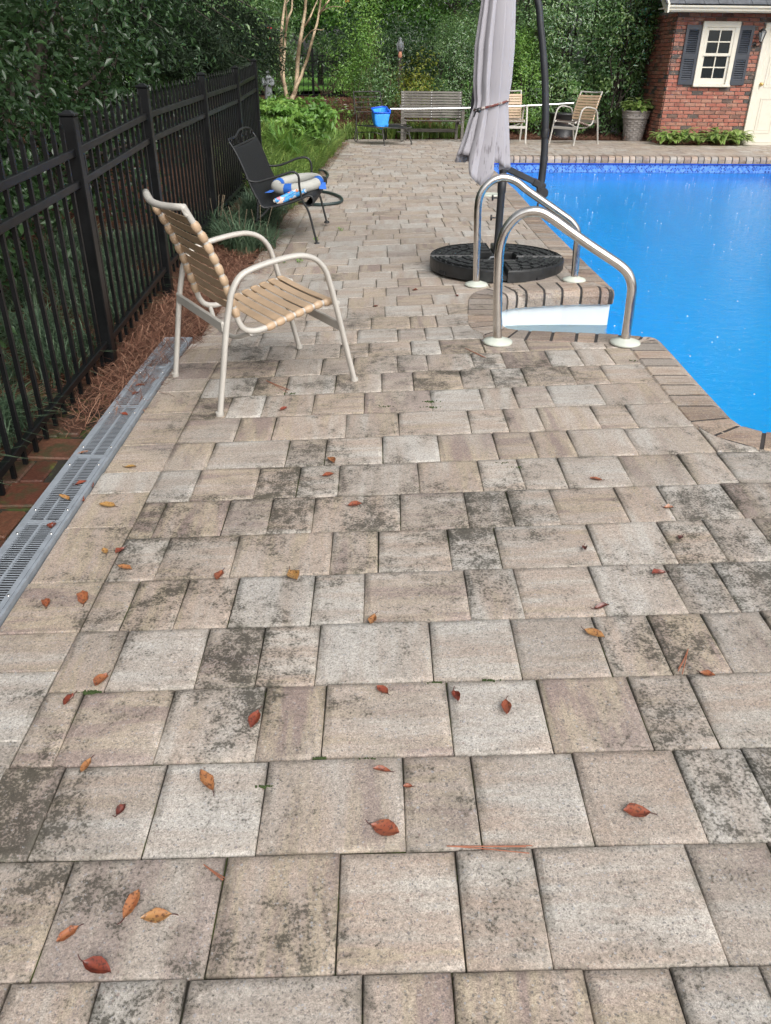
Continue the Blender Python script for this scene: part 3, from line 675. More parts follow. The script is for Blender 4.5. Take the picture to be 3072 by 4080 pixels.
# border course beside the drain, pavers laid lengthwise
yb = [float(p[1]) for p in (zC(30, 740), zC(120, 434), zC(200, 266), zC(280, 48), zE(400, 678), zE(520, 527), zE(570, 437), zE(640, 318), zE(720, 182), zE(760, 90), zE(800, 36))]
yb = [yb[0]-0.33, ]+yb
while yb[-1] < 17.3: yb.append(yb[-1]+random.choice((0.166, 0.245, 0.325)))
for i, (a, b) in enumerate(zip(yb[:-1], yb[1:])):
    m = (a+b)/2; paver(left_x(m)-(0.0 if m > 4.3 else -0.0), border_x(m), a, b, 3 if i < 12 else 2)
lay_pavers()
if FAR[0]:
    me = bpy.data.meshes.new('paver'); me.from_pydata(FAR[0], [], FAR[1]); me.materials.append(M['paver']); c_ = me.color_attributes.new('tone', 'FLOAT_COLOR', 'POINT'); c_.data.foreach_set('color', np.array(FAR[2], np.float32).ravel())
    o = mesh_ob('paver', me, deck); o['kind'] = 'stuff'

# ------------------------------------------------------------------ trench drain and the brick path beside it
drain = empty('trench_drain', (-1.17, 2.5, -0.13), 0, 'grey plastic trench drain with slotted grates along the paver edge', 'drain')
DXR, DXL = -1.082, -1.215
def dx_off(y): return 0.0
def skew(mb): mb.v = [(x+0.0145*(y-3.78), y, z) for x, y, z in mb.v]; return mb
secs = [0.35, 0.86, 1.37, 1.88, 2.39, 2.90, 3.41, 3.92, 4.43]
for a, b in zip(secs[:-1], secs[1:]):
    g = MB(); zt = lambda y: zd(-1.09, y)+0.018; W = DXR-DXL; ox = (dx_off(a)+dx_off(b))/2
    fr = MB()
    def bx(mb, x0, x1, y0, y1, z0, z1): mb.box(((x0+x1)/2+ox, (y0+y1)/2, zt((y0+y1)/2)+(z0+z1)/2), (x1-x0, y1-y0, z1-z0), Matrix.Rotation(math.atan2(zt(b)-zt(a), b-a), 3, 'X'))
    L0, L1, R0, R1, mid = DXL+0.012, DXL+0.017, DXR-0.017, DXR-0.012, (DXL+DXR)/2
    bx(g, DXL, L1, a+0.002, b-0.002, -0.008, 0); bx(g, R0, DXR, a+0.002, b-0.002, -0.008, 0); bx(g, mid-0.004, mid+0.004, a+0.014, b-0.014, -0.008, 0.0006)
    bx(g, L1, R0, a+0.002, a+0.010, -0.008, 0); bx(g, L1, R0, b-0.010, b-0.002, -0.008, 0)
    ns = 38; p = (b-a-0.022)/ns
    for k in range(1, ns): y = a+0.011+k*p; bx(g, L1, R0, y-p*0.17, y+p*0.17, -0.0016, -0.0004)
    rel(skew(g), drain).build('grate', M['grate'], drain)
    sc_ = MB()
    for yy in (a+0.08, b-0.08):
        for xx in (DXL+0.009, DXR-0.009): sc_.lathe([(0.005, 0), (0.004, 0.002), (0, 0.002)], (xx+ox, yy, zt(yy)), 8)
    rel(skew(sc_), drain).build('screw', M['steel'], drain)
    bx(fr, DXR+0.001, DXR+0.012, a, b, -0.06, -0.002); bx(fr, DXL-0.012, DXL-0.001, a, b, -0.06, -0.002)
    rel(skew(fr), drain).build('channel_wall', M['grate'], drain)
    ch = MB(); bx(ch, DXL-0.001, DXR+0.001, a, b, -0.062, -0.035); rel(skew(ch), drain).build('channel', M['grate_dark'], drain)
bp = sheet('brick_path', list(np.arange(-3.0, -1.19, 0.12)), list(np.arange(-0.6, 3.9, 0.12)), lambda x, y: zg(x, y)+0.004, M['joint'])
for r in range(16):
    y = 0.2+r*0.205+random.uniform(-.01, .01)
    if y > 3.45: break
    x = -1.238-random.uniform(0, 0.03)-(0.05 if r % 2 else 0)
    for k in range(9 if y < 2.6 else 4):
        w = random.choice((0.098, 0.098, 0.20)); h = 0.197
        x0 = x-w; mb = MB(); b = MB()
        b.box((0, 0, -0.02), (w-0.006, h-0.006, 0.07), bev=0.006)
        o = b.build('paving_brick', M['old_brick'], bp, (x-w/2, y, zg(x-w/2, y)+0.0+random.uniform(-.004, .004)))
        o.rotation_euler = (random.gauss(0, .018), random.gauss(0, .018), random.gauss(0, .02)); x = x0

# ------------------------------------------------------------------ black metal fences
def fence(name, posts, tops, ground, label, pick=0.118, hgt=1.20, pw=0.064, seed=1, extend=0.0):
    rs = random.Random(seed); root = empty(name, posts[0], 0, label, 'fence'); o0 = np.array(root.location)
    tp = [np.array([p[0], p[1], t]) for p, t in zip(posts, tops)]
    for p, t, g in zip(posts, tops, ground):
        b = MB(); b.box((0, 0, (t-0.02+g-0.1)/2), (pw, pw, t-0.02-(g-0.1)), bev=0.004); o = b.build('post', M['alu_black'], root, (p[0]-o0[0], p[1]-o0[1], -o0[2]))
        c = MB(); c.box((0, 0, 0), (pw+0.010, pw+0.010, 0.014), bev=0.004); c.lathe([(pw*0.56, 0.007), (pw*0.3, 0.017), (0, 0.02)], (0, 0, 0), 4, Matrix.Rotation(PI/4, 3, 'Z'), False); c.build('post_cap', M['alu_black'], root, (p[0]-o0[0], p[1]-o0[1], t-0.013-o0[2]))
    for a, b in zip(tp[:-1], tp[1:]):
        d = b-a; L = np.linalg.norm(d[:2]); u = d/L
        A, B = a+u*pw/2, b-u*pw/2
        for dz, hh in ((-0.170, 0.034), (-0.305, 0.034), (-1.085, 0.034)):
            m = MB(); m.bar(A+(0, 0, dz)-o0, B+(0, 0, dz)-o0, 0.03, hh, bev=0.003); m.build('rail', M['alu_black'], root)
            for q in (A, B):
                s2 = MB(); nn = np.array([-u[1], u[0], 0]); s2.lathe([(0.006, 0), (0.004, 0.004), (0, 0.005)], q+(0, 0, dz)-o0-u*0.012*(1 if q is B else -1)*-1-nn*0.0165*1, 6, Matrix.Rotation(math.atan2(u[1], u[0])-PI/2, 3, 'Z') @ Matrix.Rotation(PI/2, 3, 'Y')); s2.build('screw', M['alu_black'], root)
        n = max(2, round(L/pick)); 
        for k in range(1, n):
            p = a+d*k/n; h = hgt-0.035-rs.uniform(0, 0.006); w = 0.0085
            m = MB(); zt = 0.0; zb = -h
            m.box((0, 0, (zb+zt-0.055)/2), (2*w, 2*w, zt-0.055-zb))
            m.add([(-w, -w, zt-0.055), (w, -w, zt-0.055), (w, w, zt-0.055), (-w, w, zt-0.055), (-w*.35, -w*1.25, zt-0.035), (w*.35, -w*1.25, zt-0.035), (w*.35, w*1.25, zt-0.035), (-w*.35, w*1.25, zt-0.035), (0, 0, zt)],
                  [(0, 1, 5, 4), (1, 2, 6, 5), (2, 3, 7, 6), (3, 0, 4, 7), (4, 5, 8), (5, 6, 8), (6, 7, 8), (7, 4, 8)])
            m.build('picket', M['alu_black'], root, (p[0]-o0[0], p[1]-o0[1], p[2]-0.008-o0[2]))
    return root
FX = -1.425
PY = [0.55, 2.30, 4.06, 5.42, 7.26, 9.02, 10.42]; PT = [0.90, 0.99, 1.077, 1.163, 1.212, 1.257, 1.327]
fence('metal_fence', [(FX, y, 0) for y in PY], PT, [t-1.2 for t in PT], 'black metal picket fence along the planting bed beside the paved deck')
bf0, bf1 = (676, 104), (676, 213)
BY = 24.0; xs_ = [-9.2, -7.35, -5.5, atY(676, 160, BY)[0], atY(676, 160, BY)[0]+1.83, atY(676, 160, BY)[0]+3.66, 3.0, 4.8]
xs_ = sorted(set(round(float(x), 3) for x in xs_)); zt_ = float(atY(676, 104, BY)[2])
fence('metal_fence', [(x, BY, 0) for x in xs_], [zt_]*len(xs_), [zt_-1.25]*len(xs_), 'black metal fence at the back between shrubs and the green lawn', pick=0.13, hgt=1.22, seed=4)
# ------------------------------------------------------------------ brick pool house
YH = 16.95
HX = float(atY(1420, 308, YH)[0])
def hp(zx, zy): u, v = zoom(2400, 0, 672/1666)(zx, zy); return atY(u, v, YH)
house = empty('brick_house', (HX, YH, 0), 0, 'red brick pool house with cream trim, dark shutters and a grey shingle roof', 'house')
h0 = np.array(house.location)
HW, HD, HH = 5.2, 5.0, float(hp(760, 122)[2])+0.05
wl = MB(); wl.box((HW/2, HD/2, HH/2-0.1), (HW-0.016, HD-0.016, HH+0.2)); wall = wl.build('wall', M['wall_mortar'], house)
wx0, wz1 = hp(995, 210)[0]-HX, hp(995, 208)[2]; wx1 = hp(1238, 858)[0]-HX; wz0 = float(hp(1050, 858)[2]); wx0 = (wx0+hp(880, 858)[0]-HX)/2; wx1 = (wx1+hp(1365, 207)[0]-HX)/2
sx0, sx1 = hp(735, 838)[0]-HX, hp(1385, 838)[0]-HX; sz0, sz1 = float(hp(800, 836)[2]), float(hp(850, 245)[2])
dx0 = hp(1360, 1415)[0]-HX; dz1 = float(hp(1620, 225)[2])
CH = 0.0665; BL = 0.203; bm_half = None
def brick_mesh(L, hh=CH-0.011, D=0.02):
    b = MB(); b.box((0, 0, 0), (L-0.011, D, hh), bev=0.003)
    me = bpy.data.meshes.new('brick'); me.from_pydata([tuple(v) for v in b.v], [], b.f); me.materials.append(M['brick_red']); return me
BM = {}
def bmesh_len(L):
    k = round(L, 3)
    if k not in BM: BM[k] = brick_mesh(k)
    return BM[k]
spots = []
for c in range(int(HH/CH)+1):
    z = -0.02+c*CH+CH/2
    if z > HH-0.03: break
    x = -0.0 if c % 2 == 0 else -0.0
    first = BL if c % 2 == 0 else BL/2
    while x < HW:
        L = first if x == 0 else BL; L = min(L, HW-x); xc = x+L/2
        x += L; first = BL
        if L < 0.04: continue
        if wx0+0.03 < xc < wx1-0.03 and wz0+0.01 < z < wz1-0.02: continue
        if dx0+0.04 < xc < dx0+1.15 and z < dz1-0.02: continue
        spots.append((0, xc, z, L))
    y = 0.0; first = BL/2 if c % 2 == 0 else BL
    while y < 2.6:
        L = (first if y == 0 else BL); spots.append((1, y+L/2, z, L)); y += L; first = BL
def prio(s): return (0 if (s[0] == 0 and s[1] < 2.05) else 1 if (s[0] == 1 and s[1] < 0.9) else 2)
spots.sort(key=lambda s: (prio(s), s[1]))
rest = MB()
for i, (side, t, z, L) in enumerate(spots):
    pr = random.uniform(-0.002, 0.002)
    loc = (t, -0.0045+pr, z) if side == 0 else (-0.0045+pr, t+0.012, z)
    if i < 299:
        o = mesh_ob('brick', bmesh_len(L), wall, loc)
        if side: o.rotation_euler = (0, 0, PI/2)
    else:
        rest.t = (random.random(), 0, 0, 1); rest.box(loc, (L-0.011, 0.02, CH-0.011) if side == 0 else (0.02, L-0.011, CH-0.011))
o = rest.build('brick', M['brick_red'], wall); o['kind'] = 'stuff'
# window
win = MB()
cx_ = (wx0+wx1)/2; ww = wx1-wx0; cw = 0.085
win.box((wx0+cw/2, -0.03, (wz0+wz1)/2), (cw, 0.07, wz1-wz0), bev=0.006); win.box((wx1-cw/2, -0.03, (wz0+wz1)/2), (cw, 0.07, wz1-wz0), bev=0.006)
win.box((cx_, -0.032, wz1-0.05), (ww-0.002, 0.075, 0.10), bev=0.006)
window = win.build('window', M['cream'], house)
sl = MB(); sl.box((cx_, -0.045, wz0+0.02), (ww+0.012, 0.10, 0.045), bev=0.008); sl.build('sill', M['cream'], window)
iz0, iz1 = wz0+0.045, wz1-0.10; im = (iz0+iz1)/2+0.01; ix0, ix1 = wx0+cw, wx1-cw
for (a, b, yy, bot) in ((im-0.005, iz1, -0.040, 0.045), (iz0, im+0.03, -0.014, 0.10)):
    s = MB(); s.box((ix0+0.022, yy, (a+b)/2), (0.044, 0.03, b-a)); s.box((ix1-0.022, yy, (a+b)/2), (0.044, 0.03, b-a))
    s.box((cx_, yy-0.001, b-0.022), (ix1-ix0-0.09, 0.03, 0.044)); s.box((cx_, yy-0.001, a+bot/2), (ix1-ix0-0.09, 0.03, bot)); s.build('sash', M['cream'], window)
    mt = MB(); mt.box((cx_, yy-0.002, (a+bot+b-0.044)/2), (0.020, 0.022, b-0.044-a-bot)); mt.box((cx_-(ix1-ix0-0.088)/4-0.005, yy-0.002, (a+bot+b-0.044)/2), ((ix1-ix0-0.088)/2-0.012, 0.021, 0.020)); mt.box((cx_+(ix1-ix0-0.088)/4+0.005, yy-0.002, (a+bot+b-0.044)/2), ((ix1-ix0-0.088)/2-0.012, 0.021, 0.020)); mt.build('muntin', M['cream'], window)
    zm = (a+bot+b-0.044)/2; hz = (b-0.044-a-bot)/2
    for ssx in (0, 1):
        for sz in (0, 1):
            p = MB(); wpn = (ix1-ix0-0.088)/2; p.box((ix0+0.044+wpn*(ssx+0.5), yy+0.006, zm+(sz-0.5)*hz), (wpn-0.001, 0.004, hz-0.001)); p.build('pane', M['pane'], window)
# shutters
for (a, b) in ((sx0, wx0-0.004), (wx1+0.004, sx1)):
    s = MB(); w = b-a; fw = 0.05; zc = (sz0+sz1)/2
    s.box((a+fw/2, -0.028, zc), (fw, 0.028, sz1-sz0)); s.box((b-fw/2, -0.028, zc), (fw, 0.028, sz1-sz0))
    mid = sz0+(sz1-sz0)*0.48
    for z0, z1 in ((sz0, sz0+0.085), (mid-0.045, mid+0.045), (sz1-0.075, sz1)): s.box(((a+b)/2, -0.027, (z0+z1)/2), (w-2*fw-0.001, 0.026, z1-z0))
    s.box(((a+b)/2, -0.0165, zc), (w-2*fw-0.001, 0.003, sz1-sz0-0.02))
    sh = s.build('shutter', M['shutter'], house)
    for z0, z1 in ((sz0+0.085, mid-0.045), (mid+0.045, sz1-0.075)):
        nl = int((z1-z0)/0.034)
        for k in range(nl):
            l = MB(); l.box((0, 0, 0), (w-2*fw-0.004, 0.007, 0.036), Matrix.Rotation(math.radians(-38), 3, 'X')); l.build('louver', M['shutter'], sh, ((a+b)/2, -0.030, z0+(k+0.5)*(z1-z0)/nl))
# door with frame
fr = MB(); fw = 0.105
fr.box((dx0+fw/2, -0.028, dz1/2), (fw, 0.06, dz1), bev=0.008); fr.box((dx0+1.15-fw/2, -0.028, dz1/2), (fw, 0.06, dz1), bev=0.008); fr.box((dx0+0.575, -0.03, dz1-fw/2), (1.146, 0.06, fw), bev=0.008); fr.box((dx0+0.575, -0.05, 0.012), (1.10, 0.11, 0.03))
fr.build('door_frame', M['cream'], house)
dr = MB(); da, db = dx0+fw, dx0+1.15-fw; dt = dz1-fw; dr.box(((da+db)/2, -0.0015, dt/2+0.015), (db-da-0.006, 0.02, dt-0.035))
door = dr.build('door', M['cream'], house)
for z0, z1 in ((0.20, 0.80), (0.98, 1.50), (1.60, dt-0.12)):
    for x0, x1 in ((da+0.11, (da+db)/2-0.05), ((da+db)/2+0.05, db-0.11)):
        p = MB(); cx2, cz2 = (x0+x1)/2, (z0+z1)/2
        p.box((x0+0.008, -0.014, cz2), (0.016, 0.01, z1-z0)); p.box((x1-0.008, -0.014, cz2), (0.016, 0.01, z1-z0)); p.box((cx2, -0.0145, z0+0.008), (x1-x0-0.033, 0.01, 0.016)); p.box((cx2, -0.0145, z1-0.008), (x1-x0-0.033, 0.01, 0.016)); p.box((cx2, -0.0125, cz2), (x1-x0-0.09, 0.006, z1-z0-0.09), bev=0.002); p.build('door_panel', M['cream'], door)
kx, kz = hp(1547, 832)[0]-HX, float(hp(1547, 832)[2])
k = MB(); k.lathe([(0.030, 0), (0.030, 0.006), (0.012, 0.008), (0.012, 0.035), (0.026, 0.042), (0.030, 0.055), (0.022, 0.068), (0, 0.072)], (max(kx, da+0.05), -0.012, kz), 14, Matrix.Rotation(PI/2, 3, 'X')); k.build('door_knob', M['brass'], door)
# lantern
lx, lz = hp(1545, 365)[0]-HX, float(hp(1545, 365)[2])
lt = MB(); RX = Matrix.Rotation(PI/2, 3, 'X')
lt.lathe([(0.045, 0), (0.04, 0.012), (0.015, 0.02), (0, 0.02)], (lx-0.06, -0.012, lz-0.12), 12, RX); lt.tube(smoothpath([(lx-0.06, -0.03, lz-0.12), (lx-0.05, -0.10, lz-0.15), (lx-0.01, -0.13, lz-0.14), (lx, -0.13, lz-0.09)]), 0.010, 8)
lt.lathe([(0.02, 0), (0.035, 0.01), (0.03, 0.02)], (lx, -0.13, lz-0.09), 6, None, False); lt.lathe([(0.078, 0.0), (0.072, 0.012), (0.045, 0.045), (0.015, 0.06), (0.012, 0.075), (0, 0.085)], (lx, -0.13, lz+0.07), 6, None, False)
for q in range(6): a = q*PI/3; lt.bar((lx+0.03*math.cos(a), -0.13+0.03*math.sin(a), lz-0.07), (lx+0.07*math.cos(a), -0.13+0.07*math.sin(a), lz+0.07), 0.008, 0.008)
lan = lt.build('wall_lantern', M['dark_plastic'], house)
gl = MB(); gl.lathe([(0.028, -0.07), (0.066, 0.069)], (lx, -0.13, lz), 6, None, False); gl.build('lantern_glass', M['lantern_glass'], lan)
# fascia, soffit, gutter, roof
EZ = float(hp(900, 122)[2]); OV = 0.30
def ge(zx, zy): u, v = zoom(2400, 0, 672/1666)(zx, zy); return atY(u, v, YH-OV-0.10)
GZ0, GT = float(ge(900, 118)[2]), float(ge(900, 52)[2]); GX0 = ge(655, 100)[0]-HX; rz_eave = float(ge(900, 42)[2])
fs_ = MB(); fs_.box((HW/2-0.0, -0.015, (EZ+GZ0+0.09)/2), (HW+0.02, 0.03, GZ0+0.09-EZ)); fs_.build('frieze_board', M['cream'], house)
so = MB(); so.box((HW/2-0.13, -OV/2-0.002, GZ0+0.06), (HW+0.5, OV, 0.012)); so.build('soffit', M['cream'], house)
def yf(z): return -OV-0.03
gt = MB(); gp_ = [(0, 0), (-0.06, 0.0), (-0.085, 0.025), (-0.09, 0.05), (-0.115, 0.075), (-0.12, 0.105), (-0.112, 0.105), (-0.10, 0.08), (0, 0.08)]
scG = (GT-GZ0)/0.105
L = HW+0.6; m = len(gp_); vs = [(x, -OV-0.02+p[0]*scG, GZ0+p[1]*scG) for x in (GX0, GX0+L) for p in gp_]
gt.add(vs, [tuple(range(m)), tuple(range(2*m-1, m-1, -1))]+[(i, (i+1) % m, m+(i+1) % m, m+i) for i in range(m)]); gt.build('gutter', M['cream'], house)
rk = MB(); rk.prism([(-OV-0.15, GZ0-0.015), (-OV-0.02, GZ0-0.015), (HD/2, GZ0-0.015+(HD/2+OV)*0.62), (HD/2, GZ0+0.20+(HD/2+OV)*0.62), (-OV-0.15, GT+0.02)], GX0-0.035, GX0-0.003, M=Matrix(((0, 0, 1), (1, 0, 0), (0, 1, 0)))); rk.build('rake_board', M['cream'], house)
rf = MB(); rz0 = rz_eave; sl_ = 0.62
rf.add([(GX0-0.06, -OV-0.10, rz0), (GX0+L, -OV-0.10, rz0), (GX0+L, HD/2, rz0+(HD/2+OV+0.1)*sl_), (GX0-0.06, HD/2, rz0+(HD/2+OV+0.1)*sl_), (GX0+L, HD+OV, rz0), (GX0-0.06, HD+OV, rz0)], [(0, 1, 2, 3), (3, 2, 4, 5)])
roof = rf.build('roof', M['shingle'], house)
ang = math.atan(sl_)
shm = MB()
for r in range(9):
    x = GX0-0.06-(0.15 if r % 2 else 0)
    while x < GX0+L-0.1:
        w = random.choice((0.26, 0.30, 0.34)); s0 = r*0.14
        shm.t = (0, 0, 0, 1); yy = -OV-0.115+(s0+0.075)*math.cos(ang); zz = rz0+0.004+(s0+0.075)*math.sin(ang)
        shm.box((x+w/2, yy, zz+0.004+random.uniform(0, .003)), (w-0.008, 0.16, 0.008), Matrix.Rotation(ang-0.02, 3, 'X')); x += w
o = shm.build('shingle', M['shingle'], roof); o['kind'] = 'stuff'
tag(sheet('house_gable', [0], [0], lambda x, y: 0, M['wall_mortar']) if False else house)
ga = MB(); ga.prism([(0.01, HH+0.09), (HD-0.01, HH+0.09), (HD/2, HH+0.09+HD/2*0.60)], 0.02, 0.06, M=Matrix(((0, 0, 1), (1, 0, 0), (0, 1, 0)))); ga.build('gable', M['wall_mortar'], house)

# ------------------------------------------------------------------ strap chairs
def make_chair(label, group):
    root = empty('patio_chair', (0, 0, 0), 0, label, 'chair', group)
    T = math.atan2(0.032, 0.69)
    def dt(x, z): return (x*math.cos(T)+z*math.sin(T), -x*math.sin(T)+z*math.cos(T))
    def pl(pts, y): return [(*dt(x, z)[:1], y, dt(x, z)[1]) for x, z in pts]
    side = [(-0.351, -0.016), (-0.318, 0.17), (-0.287, 0.353), (-0.262, 0.46), (-0.243, 0.525), (-0.205, 0.58), (-0.15, 0.606), (-0.05, 0.628), (0.05, 0.640), (0.11, 0.636), (0.165, 0.612), (0.205, 0.565), (0.228, 0.50), (0.262, 0.375), (0.302, 0.21), (0.350, 0.016)]
    for s in (1, -1):
        f = MB(); f.tube(smoothpath(pl(side, s*0.302), 4), 0.0175, 12, flat=0.72, up=(0, 1, 0)); f.build('leg_and_arm', M['chair_frame'], root)
        for q in (side[0], side[-1]):
            c = MB(); x, z = dt(*q); c.lathe([(0.017, 0), (0.0185, 0.004), (0.0185, 0.02)], (x, s*0.302, z-0.003), 12); c.build('foot_cap', M['chair_frame'], root)
    def brace(x, z, h):
        x, z = dt(x, z); b = MB(); b.bar((x, -0.296, z), (x, 0.296, z), 0.016, h, (0, 0, 1), 0.005); b.build('stretcher', M['chair_frame'], root)
    brace(-0.292, 0.375, 0.05); brace(0.285, 0.295, 0.046)
    bk = [(-0.395, 0.865), (-0.36, 0.80), (-0.325, 0.738), (-0.29, 0.655), (-0.258, 0.57), (-0.235, 0.49), (-0.214, 0.415)]
    rail = bk+[(-0.200, 0.368), (-0.175, 0.338), (-0.13, 0.326), (-0.07, 0.333), (0.0, 0.352), (0.1, 0.379), (0.20, 0.403), (0.25, 0.408), (0.285, 0.395)]
    RP = {s: smoothpath(pl(rail, s*0.25), 5) for s in (1, -1)}
    for s in (1, -1):
        f = MB(); f.tube(RP[s], 0.0135, 10); f.lathe([(0.016, 0), (0.016, 0.012), (0.011, 0.017), (0, 0.018)], RP[s][-1], 10, Matrix.Rotation(math.radians(112), 3, 'Y')); f.build('sling_rail', M['chair_frame'], root)
    t0 = np.array(RP[1][0]); t1 = np.array(RP[-1][0]); bar = [t0+(t1-t0)*k/8+np.array((-0.040, 0, -0.012))*math.sin(PI*k/8) for k in range(9)]
    f = MB(); f.tube([t0+(0.012, 0, -0.03)]+bar+[t1+(0.012, 0, -0.03)], 0.0155, 10, flat=0.9); f.build('top_rail', M['chair_frame'], root)
    x, z = dt(0.245, 0.396); b = MB(); b.tube([(x, -0.25, z), (x, 0.25, z)], 0.011, 8); x, z = dt(-0.15, 0.318); b.tube(smoothpath([(x, -0.25, z), (x-0.03, -0.1, z-0.05), (x-0.03, 0.1, z-0.05), (x, 0.25, z)]), 0.011, 8); b.build('cross_bar', M['chair_frame'], root)
    # straps: seat then back
    L = np.cumsum([0]+[np.linalg.norm(RP[1][i+1]-RP[1][i]) for i in range(len(RP[1])-1)])
    def at(s, d):
        i = min(max(np.searchsorted(L, d)-1, 0), len(L)-2); f = (d-L[i])/(L[i+1]-L[i]); return RP[s][i]*(1-f)+RP[s][i+1]*f, (RP[s][i+1]-RP[s][i])/(L[i+1]-L[i])
    def strap(d, w, name):
        m = MB(); p1, t = at(1, d); p0, _t = at(-1, d); n = np.array((-t[2], 0, t[0]))
        if n[0] < 0: n = -n
        if name == 'seat_strap': n = n if n[2] > 0 else -n
        rows = []
        for k in range(9):
            y = 0.25-0.5*k/8; sag = -0.006*math.sin(PI*k/8)+0.0135
            c = np.array((p1[0], y, p1[2]))+n*sag; rows.append(c)
        V = []
        for c in rows:
            for dw, dn in ((-w/2, 0.0005), (-w/2+0.003, 0.0022), (w/2-0.003, 0.0022), (w/2, 0.0005), (w/2, -0.001), (-w/2, -0.001)): V.append(c+t*dw+n*dn)
        F = [(i*6+k, i*6+(k+1) % 6, (i+1)*6+(k+1) % 6, (i+1)*6+k) for i in range(8) for k in range(6)]
        m.add(V, F, False)
        for s, p in ((1, p1), (-1, p0)):
            ws = [(-w/2, 0.0148), (-w/2+0.004, 0.0166), (-w/4, 0.0188), (0, 0.0196), (w/4, 0.0188), (w/2-0.004, 0.0166), (w/2, 0.0148)]
            m.tube([p+t*a for a, _r in ws], [r for _a, r in ws], 12)
        m.build(name, M['strap'], root)
    dB0, dB1 = 0.075, float(L[5*6]); nb = 9
    for k in range(nb): strap(dB0+(dB1+0.03-dB0)*(k+0.5)/nb-0.012, (dB1-dB0)/nb-0.006, 'back_strap')
    dS0, dS1 = float(L[5*10])-0.01, float(L[5*14])+0.012; nsx = 7
    for k in range(nsx): strap(dS0+(dS1-dS0)*(k+0.5)/nsx, (dS1-dS0)/nsx-0.009, 'seat_strap')
    return root
bl, bn, fn_, ff = gp(385, 812), gp(475, 898), gp(765, 825), gp(645, 753)
cc = (bl+bn+fn_+ff)/4; fw_ = (fn_+ff)-(bl+bn)
G_CH = 'strap chairs beside the pool'
chair = make_chair('cream framed strap chair on the pavers beside the black fence', G_CH)
chair.location = tuple(cc+(0, 0, 0.002)); a_ = math.atan2(fw_[1], fw_[0])
chair.rotation_euler = (Matrix.Rotation(a_, 4, 'Z') @ Matrix.Rotation(-math.atan2(0.032, 0.69), 4, 'Y')).to_euler()
z4 = zoom(2050, 320, 600/1666)
F1, F2, B1, B2 = gp(*z4(390, 700)), gp(*z4(668, 722)), gp(*z4(632, 684)), gp(*z4(912, 706))
c2 = copy_tree(chair); c2['label'] = 'strap chair with a brown seat standing beside the grey planter'
cen = (F1+F2+B1+B2)/4; d = (F1+F2)-(B1+B2); c2.location = (cen[0], cen[1], 0.002); c2.rotation_euler = (0, 0, math.atan2(d[1], d[0]))
for ch in c2.children:
    if ch.name.startswith('seat_strap'): ch.data = ch.data.copy(); ch.data.materials[0] = M['strap_brown']
F1, B1 = gp(*z4(118, 706)), gp(*z4(56, 672)); d = (F1-B1); d[2] = 0; d /= np.linalg.norm(d); lf = np.array((-d[1], d[0], 0))
c3 = copy_tree(chair); c3['label'] = 'strap chair half hidden behind the closed umbrella near the hedge'
mid = F1-d*0.345; c3.location = (mid[0]-lf[0]*0.302, mid[1]-lf[1]*0.302, 0.002); c3.rotation_euler = (0, 0, math.atan2(d[1], d[0]))

# ------------------------------------------------------------------ handrails
def handrail(pts, A, B, label):
    root = empty('handrail', (A[0], A[1], A[2]), 0, label, 'handrail', 'steel handrails at the pool steps'); o = np.array(A)
    P = span(A, B, pts); P[0] = A+(0, 0, 0.0); P[-1] = B+(0, 0, 0.0)
    t = MB(); t.tube([p-o for p in smoothpath(P, 6)], 0.0245, 20, up=(0, 1, 0)); t.build('tube', M['steel'], root)
    for q in (A, B):
        e = MB(); e.lathe([(0.078, 0.0), (0.080, 0.005), (0.076, 0.012), (0.045, 0.022), (0.030, 0.028), (0.0255, 0.028)], q-o+(0, 0, 0.003), 28); e.build('escutcheon', M['white_plastic'], root)
z6 = zoom(1600, 600, 1100/1666)
A1, B1 = gp(1075, 741), gp(1350, 743); A2, B2 = gp(1029, 617), gp(1240, 607)
handrail([z6(*p) for p in ((575, 1150), (578, 980), (582, 800), (586, 690), (590, 620), (605, 540), (640, 460), (700, 395), (770, 368), (840, 372), (910, 410), (1000, 475), (1120, 560), (1240, 640), (1320, 695), (1370, 750), (1390, 830), (1380, 930), (1365, 1040), (1345, 1150))], A1, B1, 'stainless handrail arching over the pool step, the nearer of the pair')
handrail([z6(*p) for p in ((450, 800), (455, 600), (458, 430), (462, 330), (475, 270), (505, 220), (555, 178), (620, 164), (690, 185), (760, 240), (860, 310), (960, 380), (1020, 425), (1055, 475), (1062, 530), (1056, 600), (1050, 690), (1040, 780))], A2, B2, 'stainless handrail standing close in front of the umbrella base')

